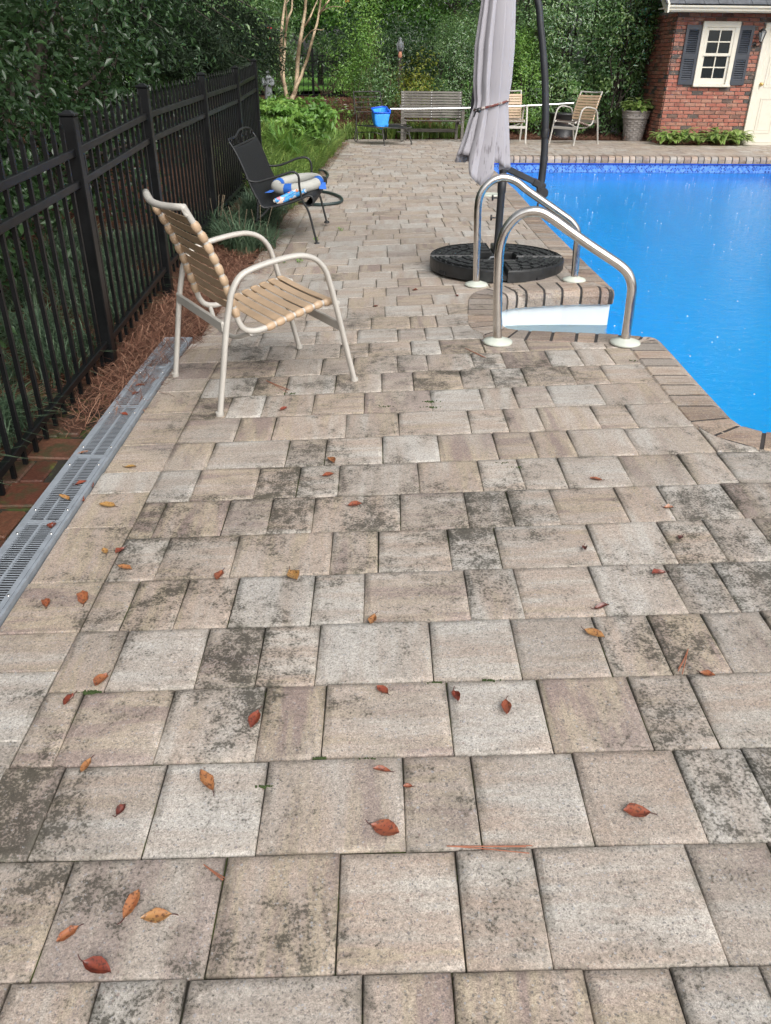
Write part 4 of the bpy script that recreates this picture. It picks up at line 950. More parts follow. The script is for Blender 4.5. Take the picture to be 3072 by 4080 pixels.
# ------------------------------------------------------------------ umbrella
u0 = onf(1073, 553, zd, 0.085); UX, UY = float(u0[0]), float(u0[1]); UZ = zd(UX, UY)
le, re_ = onf(926, 560, zd, 0.07), onf(1221, 560, zd, 0.07); UR = float(np.linalg.norm(re_-le))/2*0.985
umb = empty('cantilever_umbrella', (UX, UY, UZ), 0, 'closed grey cantilever umbrella on a charcoal pole with four black weights', 'umbrella'); uo = np.array(umb.location)
th = 0.088
for q in range(4):
    a0 = q*PI/2; m = MB(); R = UR; g = 0.016; nt = 0.15
    poly = [(g, nt), (nt, nt), (nt, g)] if True else None
    out = [(R*math.cos(t), R*math.sin(t)) for t in np.linspace(math.asin(g/R), PI/2-math.asin(g/R), 15)]
    poly = [(nt, g)]+out+[(g, nt), (nt*0.93, nt*0.93)]
    rot = Matrix.Rotation(a0, 3, 'Z'); n = len(poly); rings = []
    cxx = sum(p[0] for p in poly)/n; cyy = sum(p[1] for p in poly)/n
    for z, s in ((0.004, 1.0), (th-0.012, 1.0), (th-0.003, 0.988), (th, 0.965), (th-0.006, 0.955)):
        rings.append([rot @ Vector((cxx+(p[0]-cxx)*s, cyy+(p[1]-cyy)*s, z)) for p in poly])
    vs = [v for r in rings for v in r]; fs = [(r*n+i, r*n+(i+1) % n, (r+1)*n+(i+1) % n, (r+1)*n+i) for r in range(4) for i in range(n)]+[tuple(range(n-1, -1, -1)), tuple(range(4*n, 5*n))]
    m.add(vs, fs); w = m.build('weight', M['rubber'], umb, bevel=0)
    rb = MB(); zt = th-0.004
    for ri, (r0, r1) in enumerate(((0.19, 0.27), (0.285, 0.36), (0.375, 0.44), (0.455, R-0.03))):
        nn = 3+ri*2
        for k in range(nn):
            t0 = 0.08+(PI/2-0.16)*(k+0.12)/nn; t1 = 0.08+(PI/2-0.16)*(k+0.88)/nn; off = 0.5 if ri % 2 else 0
            tm = (t0+t1)/2; 
            for sub in (0.3, 0.7):
                rr = r0+(r1-r0)*sub; p = rot @ Vector((rr*math.cos(tm), rr*math.sin(tm), zt+0.003))
                rb.box(p, ((r1-r0)*0.36, (t1-t0)*rr, 0.010), Matrix.Rotation(a0+tm, 3, 'Z'), bev=0.003)
    rb.build('tread_rib', M['rubber'], w)
    ft = MB(); tm = a0+0.55; p = Vector((math.cos(tm)*(R+0.001), math.sin(tm)*(R+0.001), 0.018)); ft.box(p, (0.012, 0.07, 0.024), Matrix.Rotation(tm, 3, 'Z')); ft.build('hand_slot', M['grate_dark'], w)
cr = MB(); cr.box((0, 0, 0.030), (2*UR*0.97, 0.0305, 0.055)); cr.box((0, UR*0.5, 0.0305), (0.0305, UR*0.94, 0.03)); cr.box((0, -UR*0.5, 0.0305), (0.0305, UR*0.94, 0.03)); cr.build('cross_base', M['rubber'], umb)
fl = MB(); fl.lathe([(0.10, 0.031), (0.10, 0.038), (0.045, 0.045), (0.036, 0.10), (0.0275, 0.10)], (0, 0, 0), 20); fl.build('flange', M['pole'], umb)
for a in (0.7, 2.3, 3.9, 5.5):
    s = MB(); s.lathe([(0.010, 0), (0.010, 0.012), (0, 0.014)], (0.075*math.cos(a), 0.075*math.sin(a), 0.039), 6, None, False); s.build('bolt', M['steel'], umb)
lv = MB(); lv.tube([(-0.06, -0.05, 0.06), (-0.05, -0.05, 0.085), (0.0, -0.055, 0.088)], 0.007, 8); lv.build('clamp_lever', M['alu'], umb)
zp = float(above_ := (lambda u, v: atY(u, v, UY)[2])(1081, 350))-UZ
ps = MB(); ps.tube([(0, 0, 0.03), (0, 0, zp)], 0.0265, 18); ps.lathe([(0.030, 0), (0.031, 0.01), (0.031, 0.09), (0.0275, 0.095)], (0, 0, zp-0.20), 18); ps.build('pole', M['pole'], umb)
for v in (427, 470):
    z = float(atY(1073, v, UY)[2])-UZ; kb = MB(); kb.tube([(-0.026, -0.005, z), (-0.055, -0.008, z)], 0.006, 8)
    kb.lathe([(0.006, 0), (0.014, 0.004), (0.020, 0.004), (0.020, 0.014), (0, 0.016)], (-0.052, -0.008, z), 8, Matrix.Rotation(-PI/2, 3, 'Y')); kb.build('clamp_knob', M['dark_plastic'], umb)
z7 = zoom(1780, 0, 470/1300)
YB = UY+0.02
mp = [atY(*z7(x, y), YB)-uo for x, y in ((1035, 2050), (1055, 1900), (1075, 1700), (1083, 1470), (1090, 1200), (1083, 900), (1065, 600), (1035, 300), (1000, 0))]
CANY = UY-0.22
hub = atY(1075, -260, CANY)-uo
top = [atY(1128, -95, YB-0.02)-uo, atY(1100, -190, YB-0.09)-uo, hub+np.array((0.02, 0.06, 0.10)), hub+np.array((-0.02, 0, 0.08))]
mm = MB(); full = smoothpath(mp+top, 6); mm.tube(full, [0.026-0.006*(i/len(full)) for i in range(len(full))], 14, up=(0, 1, 0)); mast = mm.build('mast', M['pole'], umb)
cl = MB(); p = mp[3]; cl.lathe([(0.0285, -0.028), (0.030, -0.02), (0.030, 0.02), (0.0285, 0.028)], p, 16); cl.build('mast_collar', M['dark_plastic'], mast)
jt = mp[0]
st = MB(); pA = np.array((0.0, 0.0, zp-0.03)); st.bar(pA, jt+(-0.02, 0, 0.015), 0.036, 0.042, bev=0.006); st.build('strut', M['pole'], umb)
hg = MB(); hg.box(jt+(-0.015, 0, 0.01), (0.10, 0.05, 0.05), Matrix.Rotation(math.radians(25), 3, 'Y'), bev=0.008); hg.lathe([(0.034, -0.03), (0.036, -0.02), (0.036, 0.02), (0.034, 0.03)], jt+(0.02, 0, -0.045), 18, Matrix.Rotation(PI/2, 3, 'X')); hg.box(jt+(0.005, 0, -0.03), (0.06, 0.048, 0.10), Matrix.Rotation(math.radians(-10), 3, 'Y'), bev=0.006); hg.build('elbow_joint', M['dark_plastic'], umb)
ck = MB(); ck.tube(smoothpath([jt+(0.0, -0.03, -0.06), jt+(-0.015, -0.045, -0.11), jt+(-0.02, -0.05, -0.15), jt+(-0.05, -0.05, -0.16), jt+(-0.06, -0.05, -0.14)]), 0.007, 8); ck.build('crank_handle', M['dark_plastic'], umb)
# canopy, pleated and tied: silhouette widths measured down the cloth
SIL = [(-260, 1062, 1092), (-160, 1050, 1106), (0, 1040, 1114.5), (98, 1025, 1112.5), (176, 1021.5, 1105.5), (205, 1023.5, 1100), (218, 1025, 1098.5), (232, 1022, 1098.5), (255, 1013, 1099.5), (294, 1001, 1101), (333, 986, 1102.3), (366, 975, 1104), (402, 966, 1106)]
SV = [s[0] for s in SIL]
def sil(v): return np.interp(v, SV, [s[1] for s in SIL]), np.interp(v, SV, [s[2] for s in SIL])
NTH, NV = 300, 60
hem_key = [(-180, 352), (-160, 318), (-146, 330), (-132, 338), (-116, 372), (-104, 392), (-92, 400), (-80, 388), (-68, 372), (-58, 345), (-46, 352), (-34, 364), (-22, 358), (-10, 364), (0, 366), (40, 352), (90, 345), (140, 355), (180, 352)]
def pleat(th, k):
    f = (th/(2*PI)*12+0.37+0.28*math.sin(2.2*th+0.6)) % 1.0
    return (f/0.80 if f < 0.80 else (1-f)/0.20)
cv = MB(); V = []; 
for j in range(NV+1):
    t = j/NV
    for i in range(NTH):
        th_ = -PI+2*PI*i/NTH; hem = np.interp(math.degrees(th_), [h[0] for h in hem_key], [h[1] for h in hem_key])
        v = -260+(hem+260)*t; l, r = sil(v); cx_u, hw = (l+r)/2, (r-l)/2
        P = atY(cx_u, v, CANY); hwm = abs(atY(cx_u+hw, v, CANY)[0]-P[0])
        amp = 0.33*np.interp(v, [-260, -100, 120, 205, 222, 245, 300, 400], [0.2, 0.8, 1.0, 0.8, 0.55, 0.7, 0.9, 1.0])
        rad = 1-amp*(1-pleat(th_, 0))
        dep = 0.72*hwm*np.interp(v, [200, 225, 330], [1, 1.0, 0.75])
        V.append((P[0]+hwm*rad*math.cos(th_)*(1.0)-uo[0], CANY+dep*rad*math.sin(th_)-uo[1], P[2]-uo[2]+0.006*math.sin(3*th_)*t))
F = [(j*NTH+i, j*NTH+(i+1) % NTH, (j+1)*NTH+(i+1) % NTH, (j+1)*NTH+i) for j in range(NV) for i in range(NTH)]
cv.add(V, F, True); can = cv.build('canopy', M['cloth'], umb); sf = can.modifiers.new('cloth', 'SOLIDIFY'); sf.thickness = 0.003; sf.offset = -1
for nm, ang_, vv in (('rib', -0.9, 372), ('rib', -1.35, 392), ('rib', 2.6, 340)):
    l, r = sil(vv); P = atY((l+r)/2, vv-30, CANY); hw = abs(atY(r, vv, CANY)[0]-atY((l+r)/2, vv, CANY)[0])*0.6
    rbm = MB(); e = np.array((P[0]+hw*math.cos(ang_), CANY+hw*0.6*math.sin(ang_), P[2]-0.02))-uo; rbm.bar(hub, e, 0.012, 0.018); rbm.build('rib', M['pole'], umb)
cd = MB(); A, B = atY(1026, 238, CANY-0.05), atY(1099.5, 217, CANY-0.02); c = (A+B)/2-uo; hw = (B-A)[0]/2; hz = (B-A)[2]/2
ring = [(c[0]+hw*1.02*math.cos(t), CANY-uo[1]+hw*0.80*math.sin(t), c[2]+hz*math.cos(t)) for t in np.linspace(0, 2*PI, 40, endpoint=False)]
cd.tube(ring, 0.0075, 8, closed=True); cd.build('tie_cord', M['cord'], umb)
tg = MB(); q = atY(1035, 238, CANY-0.14)-uo; tg.lathe([(0, -0.016), (0.013, -0.01), (0.015, 0), (0.013, 0.01), (0, 0.016)], q, 10); tg.tube([q, q+(-0.02, 0, -0.01), q+(-0.03, 0.01, -0.04)], 0.005, 6); tg.tube([q, q+(-0.03, 0, 0.01)], 0.006, 6); tg.build('cord_toggle', M['dark_plastic'], umb)

# deck skimmer lid
sk = gp(1061, 421); l = MB(); l.lathe([(0.125, -0.01), (0.125, 0.006), (0.11, 0.009), (0.105, 0.006), (0, 0.007)], (0, 0, 0), 28)
tag(l.build('skimmer_lid', M['white_plastic'], None, (sk[0], sk[1], sk[2]+0.003)), 'round white skimmer lid set in the pavers behind the umbrella base', 'lid')

# ------------------------------------------------------------------ black mesh lounge chair with its load, and hose
zc = zoom(880, 480, 600/1666); YN, YF = 7.13, 7.98
def pn(x, y): return atY(*zc(x, y), YN)
def pf(x, y): return atY(*zc(x, y), YF)
lc = empty('mesh_chair', pn(1065, 1370), 0, 'black wrought iron mesh armchair at the bed edge holding a life ring', 'chair'); lo = np.array(lc.location)
def tb(nm, pts, r=0.0095, parent=lc, mat='iron', n=6, closed=False): t = MB(); t.tube([p-lo for p in smoothpath(pts, n, closed)], r, 10, closed); return t.build(nm, M[mat], parent)
nb = [pn(x, y) for x, y in ((90, 240), (150, 330), (220, 470), (285, 620), (350, 770), (410, 880), (450, 950), (500, 965), (600, 950), (750, 915), (880, 870), (940, 840), (985, 835), (1015, 860), (1022, 910), (1000, 940), (960, 945), (925, 925))]
dN = pf(345, 190)-pn(90, 240)
off = []
for k, p in enumerate(nb):
    t = k/(len(nb)-1); off.append(p+np.array((0.075, YF-YN, 0.02))*1.0+np.array((-0.015*t, 0, 0.045*t)))
m = MB(); V = []; A_, B_ = smoothpath(nb, 4), smoothpath(off, 4); nw = 14
for a, b in zip(A_, B_):
    for k in range(nw+1): V.append(a+(b-a)*k/nw-lo-np.array((0, 0, 0.012*math.sin(PI*k/nw))))
m.add(V, [(i*(nw+1)+k, i*(nw+1)+k+1, (i+1)*(nw+1)+k+1, (i+1)*(nw+1)+k) for i in range(3, len(A_)-1) for k in range(nw)], True)
def _():
    g = NT('woven_iron_mesh'); x, y, z = g.sep(g.pos)
    ck = g.n('ShaderNodeTexChecker'); ck.inputs['Scale'].default_value = 130.0; g.set(ck.inputs['Vector'], g.pos)
    return g.done(g.pbsdf(g.mix(g.noise(200, 2), (0.006, 0.007, 0.008), (0.02, 0.021, 0.023)), 0.6, 0, 0.25, g.bump(ck.outputs['Fac'], 0.5, 0.002)))
M['mesh'] = _()
sm = m.build('seat_mesh', M['mesh'], lc); q = sm.modifiers.new('t', 'SOLIDIFY'); q.thickness = 0.006
tb('side_rail', nb[:16]); tb('side_rail', off[:16])
tb('top_scroll', [nb[0], pn(75, 215)+(0, .05, 0), pn(130, 210)+(0.0, .14, 0.01), (nb[0]+off[0])/2+np.array((0, -0.12, 0.055)), (nb[0]+off[0])/2+np.array((0.0, 0.12, 0.06)), off[0]+np.array((-.02, -0.14, 0.045)), off[0]+np.array((0.0, -0.03, 0.02)), off[0]], 0.008)
tb('cross_rail', [A_[3], (A_[3]+B_[3])/2, B_[3]], 0.008)
sc = MB()
for k in range(5):
    a = A_[1]+(B_[1]-A_[1])*(k+0.5)/5-lo; sc.tube([a+(np.array((0, 0.055*math.cos(t), 0.03*math.sin(t)+0.015))) for t in np.linspace(0, 2*PI*0.9, 14)], 0.003, 5)
sc.build('scroll_wire', M['iron'], lc)
tb('arm', [pn(x, y) for x, y in ((280, 640), (320, 670), (400, 682), (500, 655), (600, 627), (700, 595), (780, 570), (830, 580), (860, 625), (868, 720), (885, 820), (910, 900), (960, 985), (1000, 1110), (1035, 1250), (1065, 1365))])
tb('arm', [pf(x, y) for x, y in ((500, 485), (560, 503), (650, 495), (740, 465), (830, 425), (920, 408), (975, 430), (1000, 490), (1005, 570), (1030, 690), (1090, 820), (1130, 960), (1172, 1128))])
tb('leg', [pn(540, 960), pn(470, 1040), pn(410, 1090), pn(330, 1160)+(0, 0.05, 0)]); tb('leg', [pf(640, 760), pf(600, 850), pf(560, 950)])
tb('leg', [pn(410, 870), pn(408, 1000), pn(400, 1110)]); tb('frame_bar', [pn(930, 925), (pn(930, 925)+off[14])/2+np.array((0, 0, -0.03)), off[14]], 0.008)
for p in (pn(1065, 1368), pf(1172, 1130)):
    c = MB(); c.lathe([(0.024, 0), (0.026, 0.006), (0.024, 0.016), (0.012, 0.02)], p-lo+(0, 0, -0.004), 14); c.build('foot_cap', M['iron'], lc)
# life ring, leaning on its far side
RC = (np.array(atY(*zc(845, 700), 7.52))); 
ringroot = empty('life_ring', RC, 0, 'white foam life ring with blue straps lying on the black chair', 'life ring')
ex = np.array((1.0, 0.12, 0.14)); ex /= np.linalg.norm(ex); ey = np.array((-0.12, 0.98, 0.11)); ey -= ex*(ey@ex); ey /= np.linalg.norm(ey); ez = np.cross(ex, ey)
RM = Matrix((ex, ey, ez)).transposed(); R_, r_ = 0.176, 0.046
def torus(a0, a1, R, r, n=40, m=14, closed=False):
    P = [RM @ Vector((R*1.08*math.cos(t), R*0.95*math.sin(t), 0)) for t in np.linspace(a0, a1, n, endpoint=not closed)]
    return MB().tube(P, r, m, closed=closed, caps=not closed, up=tuple(ez), flat=1.0)
torus(0, 2*PI, R_, r_, 56, 16, True).build('ring', M['foam_white'], ringroot)
for a in (-2.0, -0.35, 2.6): torus(a-0.17, a+0.17, R_, r_+0.003, 8, 16).build('band', M['blue_strap'], ringroot)
for a, dr in ((-0.42, (0.010, -0.02, -0.055)), (-2.75, (-0.05, -0.04, -0.02))):
    e = RM @ Vector(((R_+r_)*1.05*math.cos(a), (R_+r_)*math.sin(a), 0)); t = MB(); w = Vector((0.03, 0.02, 0.0))
    t.add([e-w, e+w, e+w+Vector(dr), e-w+Vector(dr)*0.9], [(0, 1, 2, 3)]); o = t.build('strap_end', M['blue_strap'], ringroot); o.modifiers.new('t', 'SOLIDIFY').thickness = 0.004
for (a, b), lab in ((((600, 890), (850, 775)), 'blue printed pool toy roll on the black chair, the one touching the life ring'), (((645, 912), (940, 775)), 'blue printed pool toy roll on the black chair at the front edge of the seat')):
    P1, P2 = atY(*zc(*a), 7.24), atY(*zc(*b), 7.30 if b[0] < 900 else 7.22); root = empty('pool_toy_roll', (P1+P2)/2, 0, lab, 'pool toy'); o_ = np.array(root.location)
    t = MB(); t.tube([P1+(P2-P1)*k/6-o_ for k in range(7)], 0.019, 12); t.build('wrap', M['noodle'], root); t = MB(); t.tube([P1-(P2-P1)*0.07-o_, P1+(P2-P1)*0.02-o_], 0.014, 10); t.tube([P2-(P2-P1)*0.02-o_, P2+(P2-P1)*0.06-o_], 0.012, 10); t.build('end_fold', M['foam_white'], root)
def hose(nm, pts, r, mat, label, cat='hose'): t = MB(); P = smoothpath(pts, 8); o = np.array(P[0]); t.tube([p-o for p in P], r, 10); return tag(t.build(nm, M[mat], None, o), label, cat)
hz = lambda x, y, dz=0.018: gp(*zc(x, y), dz)
hose('garden_hose', [hz(1085, 545, .06), hz(1150, 565), hz(1185, 600), hz(1160, 640), hz(1090, 690), hz(1040, 740), hz(1100, 780), hz(1200, 800), hz(1290, 830), hz(1340, 868), hz(1315, 905), hz(1200, 925), hz(1050, 930), hz(930, 915), hz(830, 900), hz(780, 915)], 0.016, 'hose_dark', 'dark green garden hose looped on the pavers behind the black armchair')

# ------------------------------------------------------------------ bench, iron lounge chair, skimmer net
zb_ = zoom(1350, 300, 550/1666); YBk = 17.28
def pb(x, y, Y=YBk): return atY(*zb_(x, y), Y)
bx0, bx1 = float(pb(748, 500)[0]), float(pb(1490, 500)[0]); gz = -0.006
bench = empty('slatted_bench', ((bx0+bx1)/2, YBk, gz), 0, 'weathered grey slatted wooden bench at the far edge of the paving', 'bench'); bo = np.array(bench.location); hwB = (bx1-bx0)/2
zt_b = float(pb(1100, 200)[2])-gz; zs_b = float(pb(1100, 556)[2])-gz; za_b = float(pb(1500, 390)[2])-gz; zlow = float(pb(1100, 672)[2])-gz
nbs = 10
for k in range(nbs):
    t = k/(nbs-1); z = zs_b+0.075+(zt_b-zs_b-0.09)*t; y = 0.02+0.30*((z-zs_b)/(zt_b-zs_b)) if False else 0.10+0.14*t
    s = MB(); s.box((0, 0, 0), (2*hwB-0.01, 0.018, 0.040), Matrix.Rotation(math.radians(-20), 3, 'X'), bev=0.003); s.build('back_slat', M['wood'], bench, (0, y, z))
for k in range(5):
    s = MB(); s.box((0, 0, 0), (2*hwB+0.02, 0.055, 0.018), bev=0.003); s.build('seat_slat', M['wood'], bench, (0, -0.32+k*0.075, zs_b+0.012-0.006*k+0.02))
for s_x in (-1, 1):
    for nm, a, b in (('leg', (s_x*(hwB-0.02), -0.34, 0), (s_x*(hwB-0.02), -0.33, za_b-0.02)), ('leg', (s_x*(hwB-0.09), 0.16, 0), (s_x*(hwB-0.09), 0.12, zs_b+0.03)), ('back_post', (s_x*(hwB-0.06), 0.125, zs_b), (s_x*(hwB-0.06), 0.26, zt_b)), ('arm', (s_x*(hwB-0.0), -0.38, za_b), (s_x*(hwB-0.0), 0.16, za_b+0.02)), ('seat_rail', (s_x*(hwB-0.06), -0.34, zs_b-0.01), (s_x*(hwB-0.06), 0.14, zs_b-0.03))):
        p = MB(); p.bar(a, b, 0.055, 0.05 if nm != 'arm' else 0.028, (0, 1, 0) if nm in ('leg', 'back_post') else (0, 0, 1), 0.004); p.build(nm, M['wood'], bench)
p = MB(); p.bar((-hwB+0.1, 0.15, zlow), (hwB-0.1, 0.15, zlow), 0.03, 0.06, bev=0.004); p.build('stretcher', M['wood'], bench)
p = MB(); p.bar((0, 0.12, zs_b+0.02), (0, 0.262, zt_b-0.01), 0.05, 0.02, (0, 1, 0)); p.build('back_batten', M['wood'], bench)
for k in range(nbs):
    t = k/(nbs-1); z = zs_b+0.075+(zt_b-zs_b-0.09)*t; y = 0.10+0.14*t
    sc = MB()
    for x in (-hwB+0.04, 0, hwB-0.04): sc.lathe([(0.008, 0), (0.006, 0.004), (0, 0.005)], (x, y-0.010, z), 8, Matrix.Rotation(PI/2, 3, 'X'))
    sc.build('screw', M['alu'], bench)
YL = 16.6
def pl_(x, y, Y=YL): return atY(*zb_(x, y), Y)
il = empty('iron_lounge_chair', pl_(550, 850, 16.1), 0, 'dark iron lounge chair frame without cushions, left of the slatted bench', 'chair'); lo = np.array(il.location)
YA, YBx = 16.05, 16.75
tl = lambda nm, pts, r=0.011: tb(nm, pts, r, il, 'bronze', 4)
tl('back_frame', [pl_(185, 470), pl_(195, 430), pl_(178, 210), pl_(190, 200), pl_(330, 196), pl_(480, 198), pl_(495, 210), pl_(525, 380), pl_(540, 440)])
for y, a, b in ((262, 190, 502), (323, 197, 512), (384, 205, 522), (440, 215, 535)): tl('back_rung', [pl_(a, y+3), pl_((a+b)/2, y), pl_(b, y-4)], 0.008)
tl('rear_leg', [pl_(215, 470), pl_(210, 620), pl_(195, 720), pl_(190, 775), pl_(205, 797), pl_(222, 780), pl_(220, 700), pl_(205, 560)]); tl('rear_leg', [pl_(540, 470), pl_(570, 600), pl_(572, 740), pl_(560, 775), pl_(555, 740), pl_(548, 650)])
tl('seat_frame', [pl_(215, 600, YBx), pl_(420, 625, YA), pl_(540, 630, YA), pl_(720, 640, YA), pl_(875, 632, YA), pl_(800, 600, YBx), pl_(680, 590, YBx), pl_(430, 600, YBx)], 0.010)
tl('front_leg', [pl_(530, 640, YA), pl_(530, 700, YA), pl_(545, 790, YA), pl_(553, 850, YA)], 0.013); tl('front_leg', [pl_(835, 640, YA), pl_(850, 710, YA), pl_(868, 780, YA), pl_(880, 838, YA)], 0.013)
tl('brace', [pl_(230, 690), pl_(330, 685), pl_(430, 690, YA), pl_(520, 720, YA)], 0.008); tl('brace', [pl_(700, 680, YA), pl_(780, 690, YA), pl_(845, 710, YA)], 0.008)
ms = MB(); P_ = [pl_(215, 600, YBx)-lo, pl_(430, 628, YA)-lo, pl_(870, 634, YA)-lo, pl_(690, 592, YBx)-lo]; ms.add(P_, [(0, 1, 2, 3)]); o = ms.build('seat_mesh', M['mesh'], il); o.modifiers.new('t', 'SOLIDIFY').thickness = 0.006
ln = MB()
for k in range(9):
    a = pl_(215, 470)*(1-k/8)+pl_(535, 460)*(k/8); b = pl_(215, 600)*(1-k/8)+pl_(540, 590)*(k/8); ln.tube([a-lo, b-lo], 0.004, 5)
ln.build('lattice', M['bronze'], il)
net = empty('pool_skimmer_net', pb(500, 430, 16.45), 0, 'blue pool skimmer net on a long aluminium pole laid across the seats', 'pool net'); no = np.array(net.location)
pA, pB = pb(622, 410, 16.5), atY(*z4(655, 255), 16.95)
t = MB(); t.tube([pA+(pB-pA)*k/12-no+(0, 0, 0.025*(2*k/12-1)**2-0.02) for k in range(13)], 0.0165, 12); t.build('pole', M['alu'], net)
N4 = [pb(393, 402, 16.42), pb(430, 455, 16.2), pb(620, 455, 16.2), pb(575, 383, 16.55), pb(505, 380, 16.6)]
t = MB(); t.tube([p-no for p in N4], 0.016, 8, closed=True); t.box(pb(605, 428, 16.4)-no, (0.07, 0.10, 0.05), bev=0.01); t.build('net_frame', M['blue_plastic'], net)
bg_ = MB(); ctr = sum(N4)/5; rows = []
for j in range(7):
    t_ = j/6
    for k in range(30):
        f = k/30*5; i0 = int(f); p = N4[i0]*(1-(f-i0))+N4[(i0+1) % 5]*(f-i0); c = ctr+(pb(505, 600, 16.35)-ctr)*t_; sc = 0.97-0.18*t_
        wv = 1+0.13*math.sin(k*1.26+0.6*j)*t_*(1-0.3*t_); rows.append(c+(p-ctr)*sc*wv+np.array((0, 0, -0.02*math.sin(k*.9)*t_))-no)
bg_.add(rows, [(j*30+k, j*30+(k+1) % 30, (j+1)*30+(k+1) % 30, (j+1)*30+k) for j in range(6) for k in range(30)]+[tuple(range(180, 210))], True); o = bg_.build('net_bag', M['blue_net'], net); o.modifiers.new('t', 'SOLIDIFY').thickness = 0.003

# ------------------------------------------------------------------ planter, tub, hose by the house, statues
PLP = gp(*z4(1332, 672)); PS = 0.355
pt = empty('planter', (PLP[0], PLP[1]+0.2, 0), 0, 'taupe basket weave planter urn at the corner of the brick house', 'planter')
b = MB(); b.lathe([(0.195, 0), (0.20, 0.02), (0.185, 0.03), (0.215, 0.28), (0.245, 0.40)], (0, 0, 0), 36); b.build('pot', M['planter'], pt)
wv = MB()
for r in range(9):
    z = 0.05+r*0.038; R0 = np.interp(z, [0.03, 0.28, 0.40], [0.185, 0.215, 0.245])
    for k in range(22):
        if (k+r) % 2: continue
        a = 2*PI*(k+(0.0))/22; wv.box((R0*math.cos(a)+0.0, R0*math.sin(a), z), (0.014, 0.075, 0.030), Matrix.Rotation(a, 3, 'Z'), bev=0.005)
wv.build('weave', M['planter'], pt)
rm = MB(); rm.lathe([(0.245, 0.395), (0.262, 0.40), (0.262, 0.42), (0.256, 0.425), (0.278, 0.515), (0.29, 0.525), (0.292, 0.545), (0.265, 0.545), (0.26, 0.52), (0.02, 0.50), (0, 0.50)], (0, 0, 0), 36); rim = rm.build('rim', M['planter'], pt)
orn = MB()
for k in range(28): a = 2*PI*k/28; orn.lathe([(0, -0.008), (0.012, -0.004), (0.014, 0.002), (0, 0.008)], (0.268*math.cos(a), 0.268*math.sin(a), 0.465+0.012*math.sin(k*2.1)), 7, Matrix.Rotation(a, 3, 'Z') @ Matrix.Rotation(PI/2, 3, 'Y'))
orn.build('garland', M['planter'], pt)
tp = gp(*z4(560, 600)); tbm = MB(); TX, TY = float(atY(*z4(545, 400), 18.0)[0]), 18.0; tz = zg(TX, TY)
tbm.lathe([(0.26, 0), (0.27, 0.02), (0.24, 0.05), (0.27, 0.42), (0.30, 0.44), (0.30, 0.47), (0.27, 0.47), (0.25, 0.40), (0, 0.38)], (0, 0, 0), 28); tag(tbm.build('plastic_tub', M['dark_plastic'], None, (TX, TY, tz)), 'black plastic garden tub on the straw behind the brown seated chair', 'tub')
gz_ = lambda x, y: gg(*z4(x, y), 0.02)
def hosep(pts): return [np.array((p[0], p[1], zg(p[0], p[1])+0.015)) if p[1] > 17.5 else np.array((p[0], p[1], max(p[2], 0.012))) for p in pts]
hose('garden_hose', hosep([gz_(930, 575), gz_(1000, 565), gz_(1080, 570), gz_(1150, 574), gz_(1215, 570)]), 0.014, 'hose_green', 'green garden hose lying under the hedge left of the planter')
hose('garden_hose', hosep([gp(*z4(1450, 612)), gp(*z4(1475, 640)), gp(*z4(1520, 662)), gp(*z4(1560, 668)), gp(*z4(1610, 660)), gp(*z4(1560, 645)), gp(*z4(1490, 625))]), 0.012, 'hose_green', 'green garden hose coiled between the planter and the hostas')

def statue():
    zs2 = zoom(1000, 0, 500/1666); Y = 17.9; B = atY(*zs2(240, 1352), Y); t = atY(*zs2(205, 935), Y); H = float(t[2]-B[2])
    root = empty('friar_statue', B, 0, 'grey stone statue of a robed figure at the end of the fence', 'statue'); s = H/0.80
    b = MB(); pr = [(0.115, 0), (0.12, 0.03), (0.105, 0.10), (0.10, 0.30), (0.115, 0.45), (0.135, 0.54), (0.13, 0.60), (0.09, 0.655), (0.045, 0.675), (0.040, 0.69)]
    n = 40; vs = []
    for r, z in pr:
        for k in range(n): a = 2*PI*k/n; rr = r*s*(1+(0.06*math.cos(9*a) if 0.02 < z < 0.45 else 0)); vs.append((rr*math.cos(a), rr*0.8*math.sin(a), z*s))
    b.add(vs, [(i*n+k, i*n+(k+1) % n, (i+1)*n+(k+1) % n, (i+1)*n+k) for i in range(len(pr)-1) for k in range(n)], True); b.build('robe', M['stone'], root)
    h = MB(); h.lathe([(0.03*s, 0.68*s), (0.05*s, 0.70*s), (0.060*s, 0.735*s), (0.058*s, 0.77*s), (0.04*s, 0.795*s), (0, 0.802*s)], (0, -0.01*s, 0), 16); h.box((0, -0.068*s, 0.735*s), (0.016*s, 0.02*s, 0.03*s)); h.build('head', M['stone'], root)
    for sx in (-1, 1):
        a = MB(); a.tube(smoothpath([(sx*0.115*s, 0, 0.60*s), (sx*0.145*s, -0.03*s, 0.50*s), (sx*0.11*s, -0.10*s, 0.44*s), (sx*0.03*s, -0.125*s, 0.46*s)]), [0.045*s]*7+[0.05*s]*6+[0.03*s]*6, 10); a.build('arm', M['stone'], root)
    c = MB(); c.lathe([(0.10*s, 0.60*s), (0.125*s, 0.585*s), (0.11*s, 0.63*s), (0.07*s, 0.675*s)], (0, 0, 0), 20); c.build('hood', M['stone'], root)
statue()
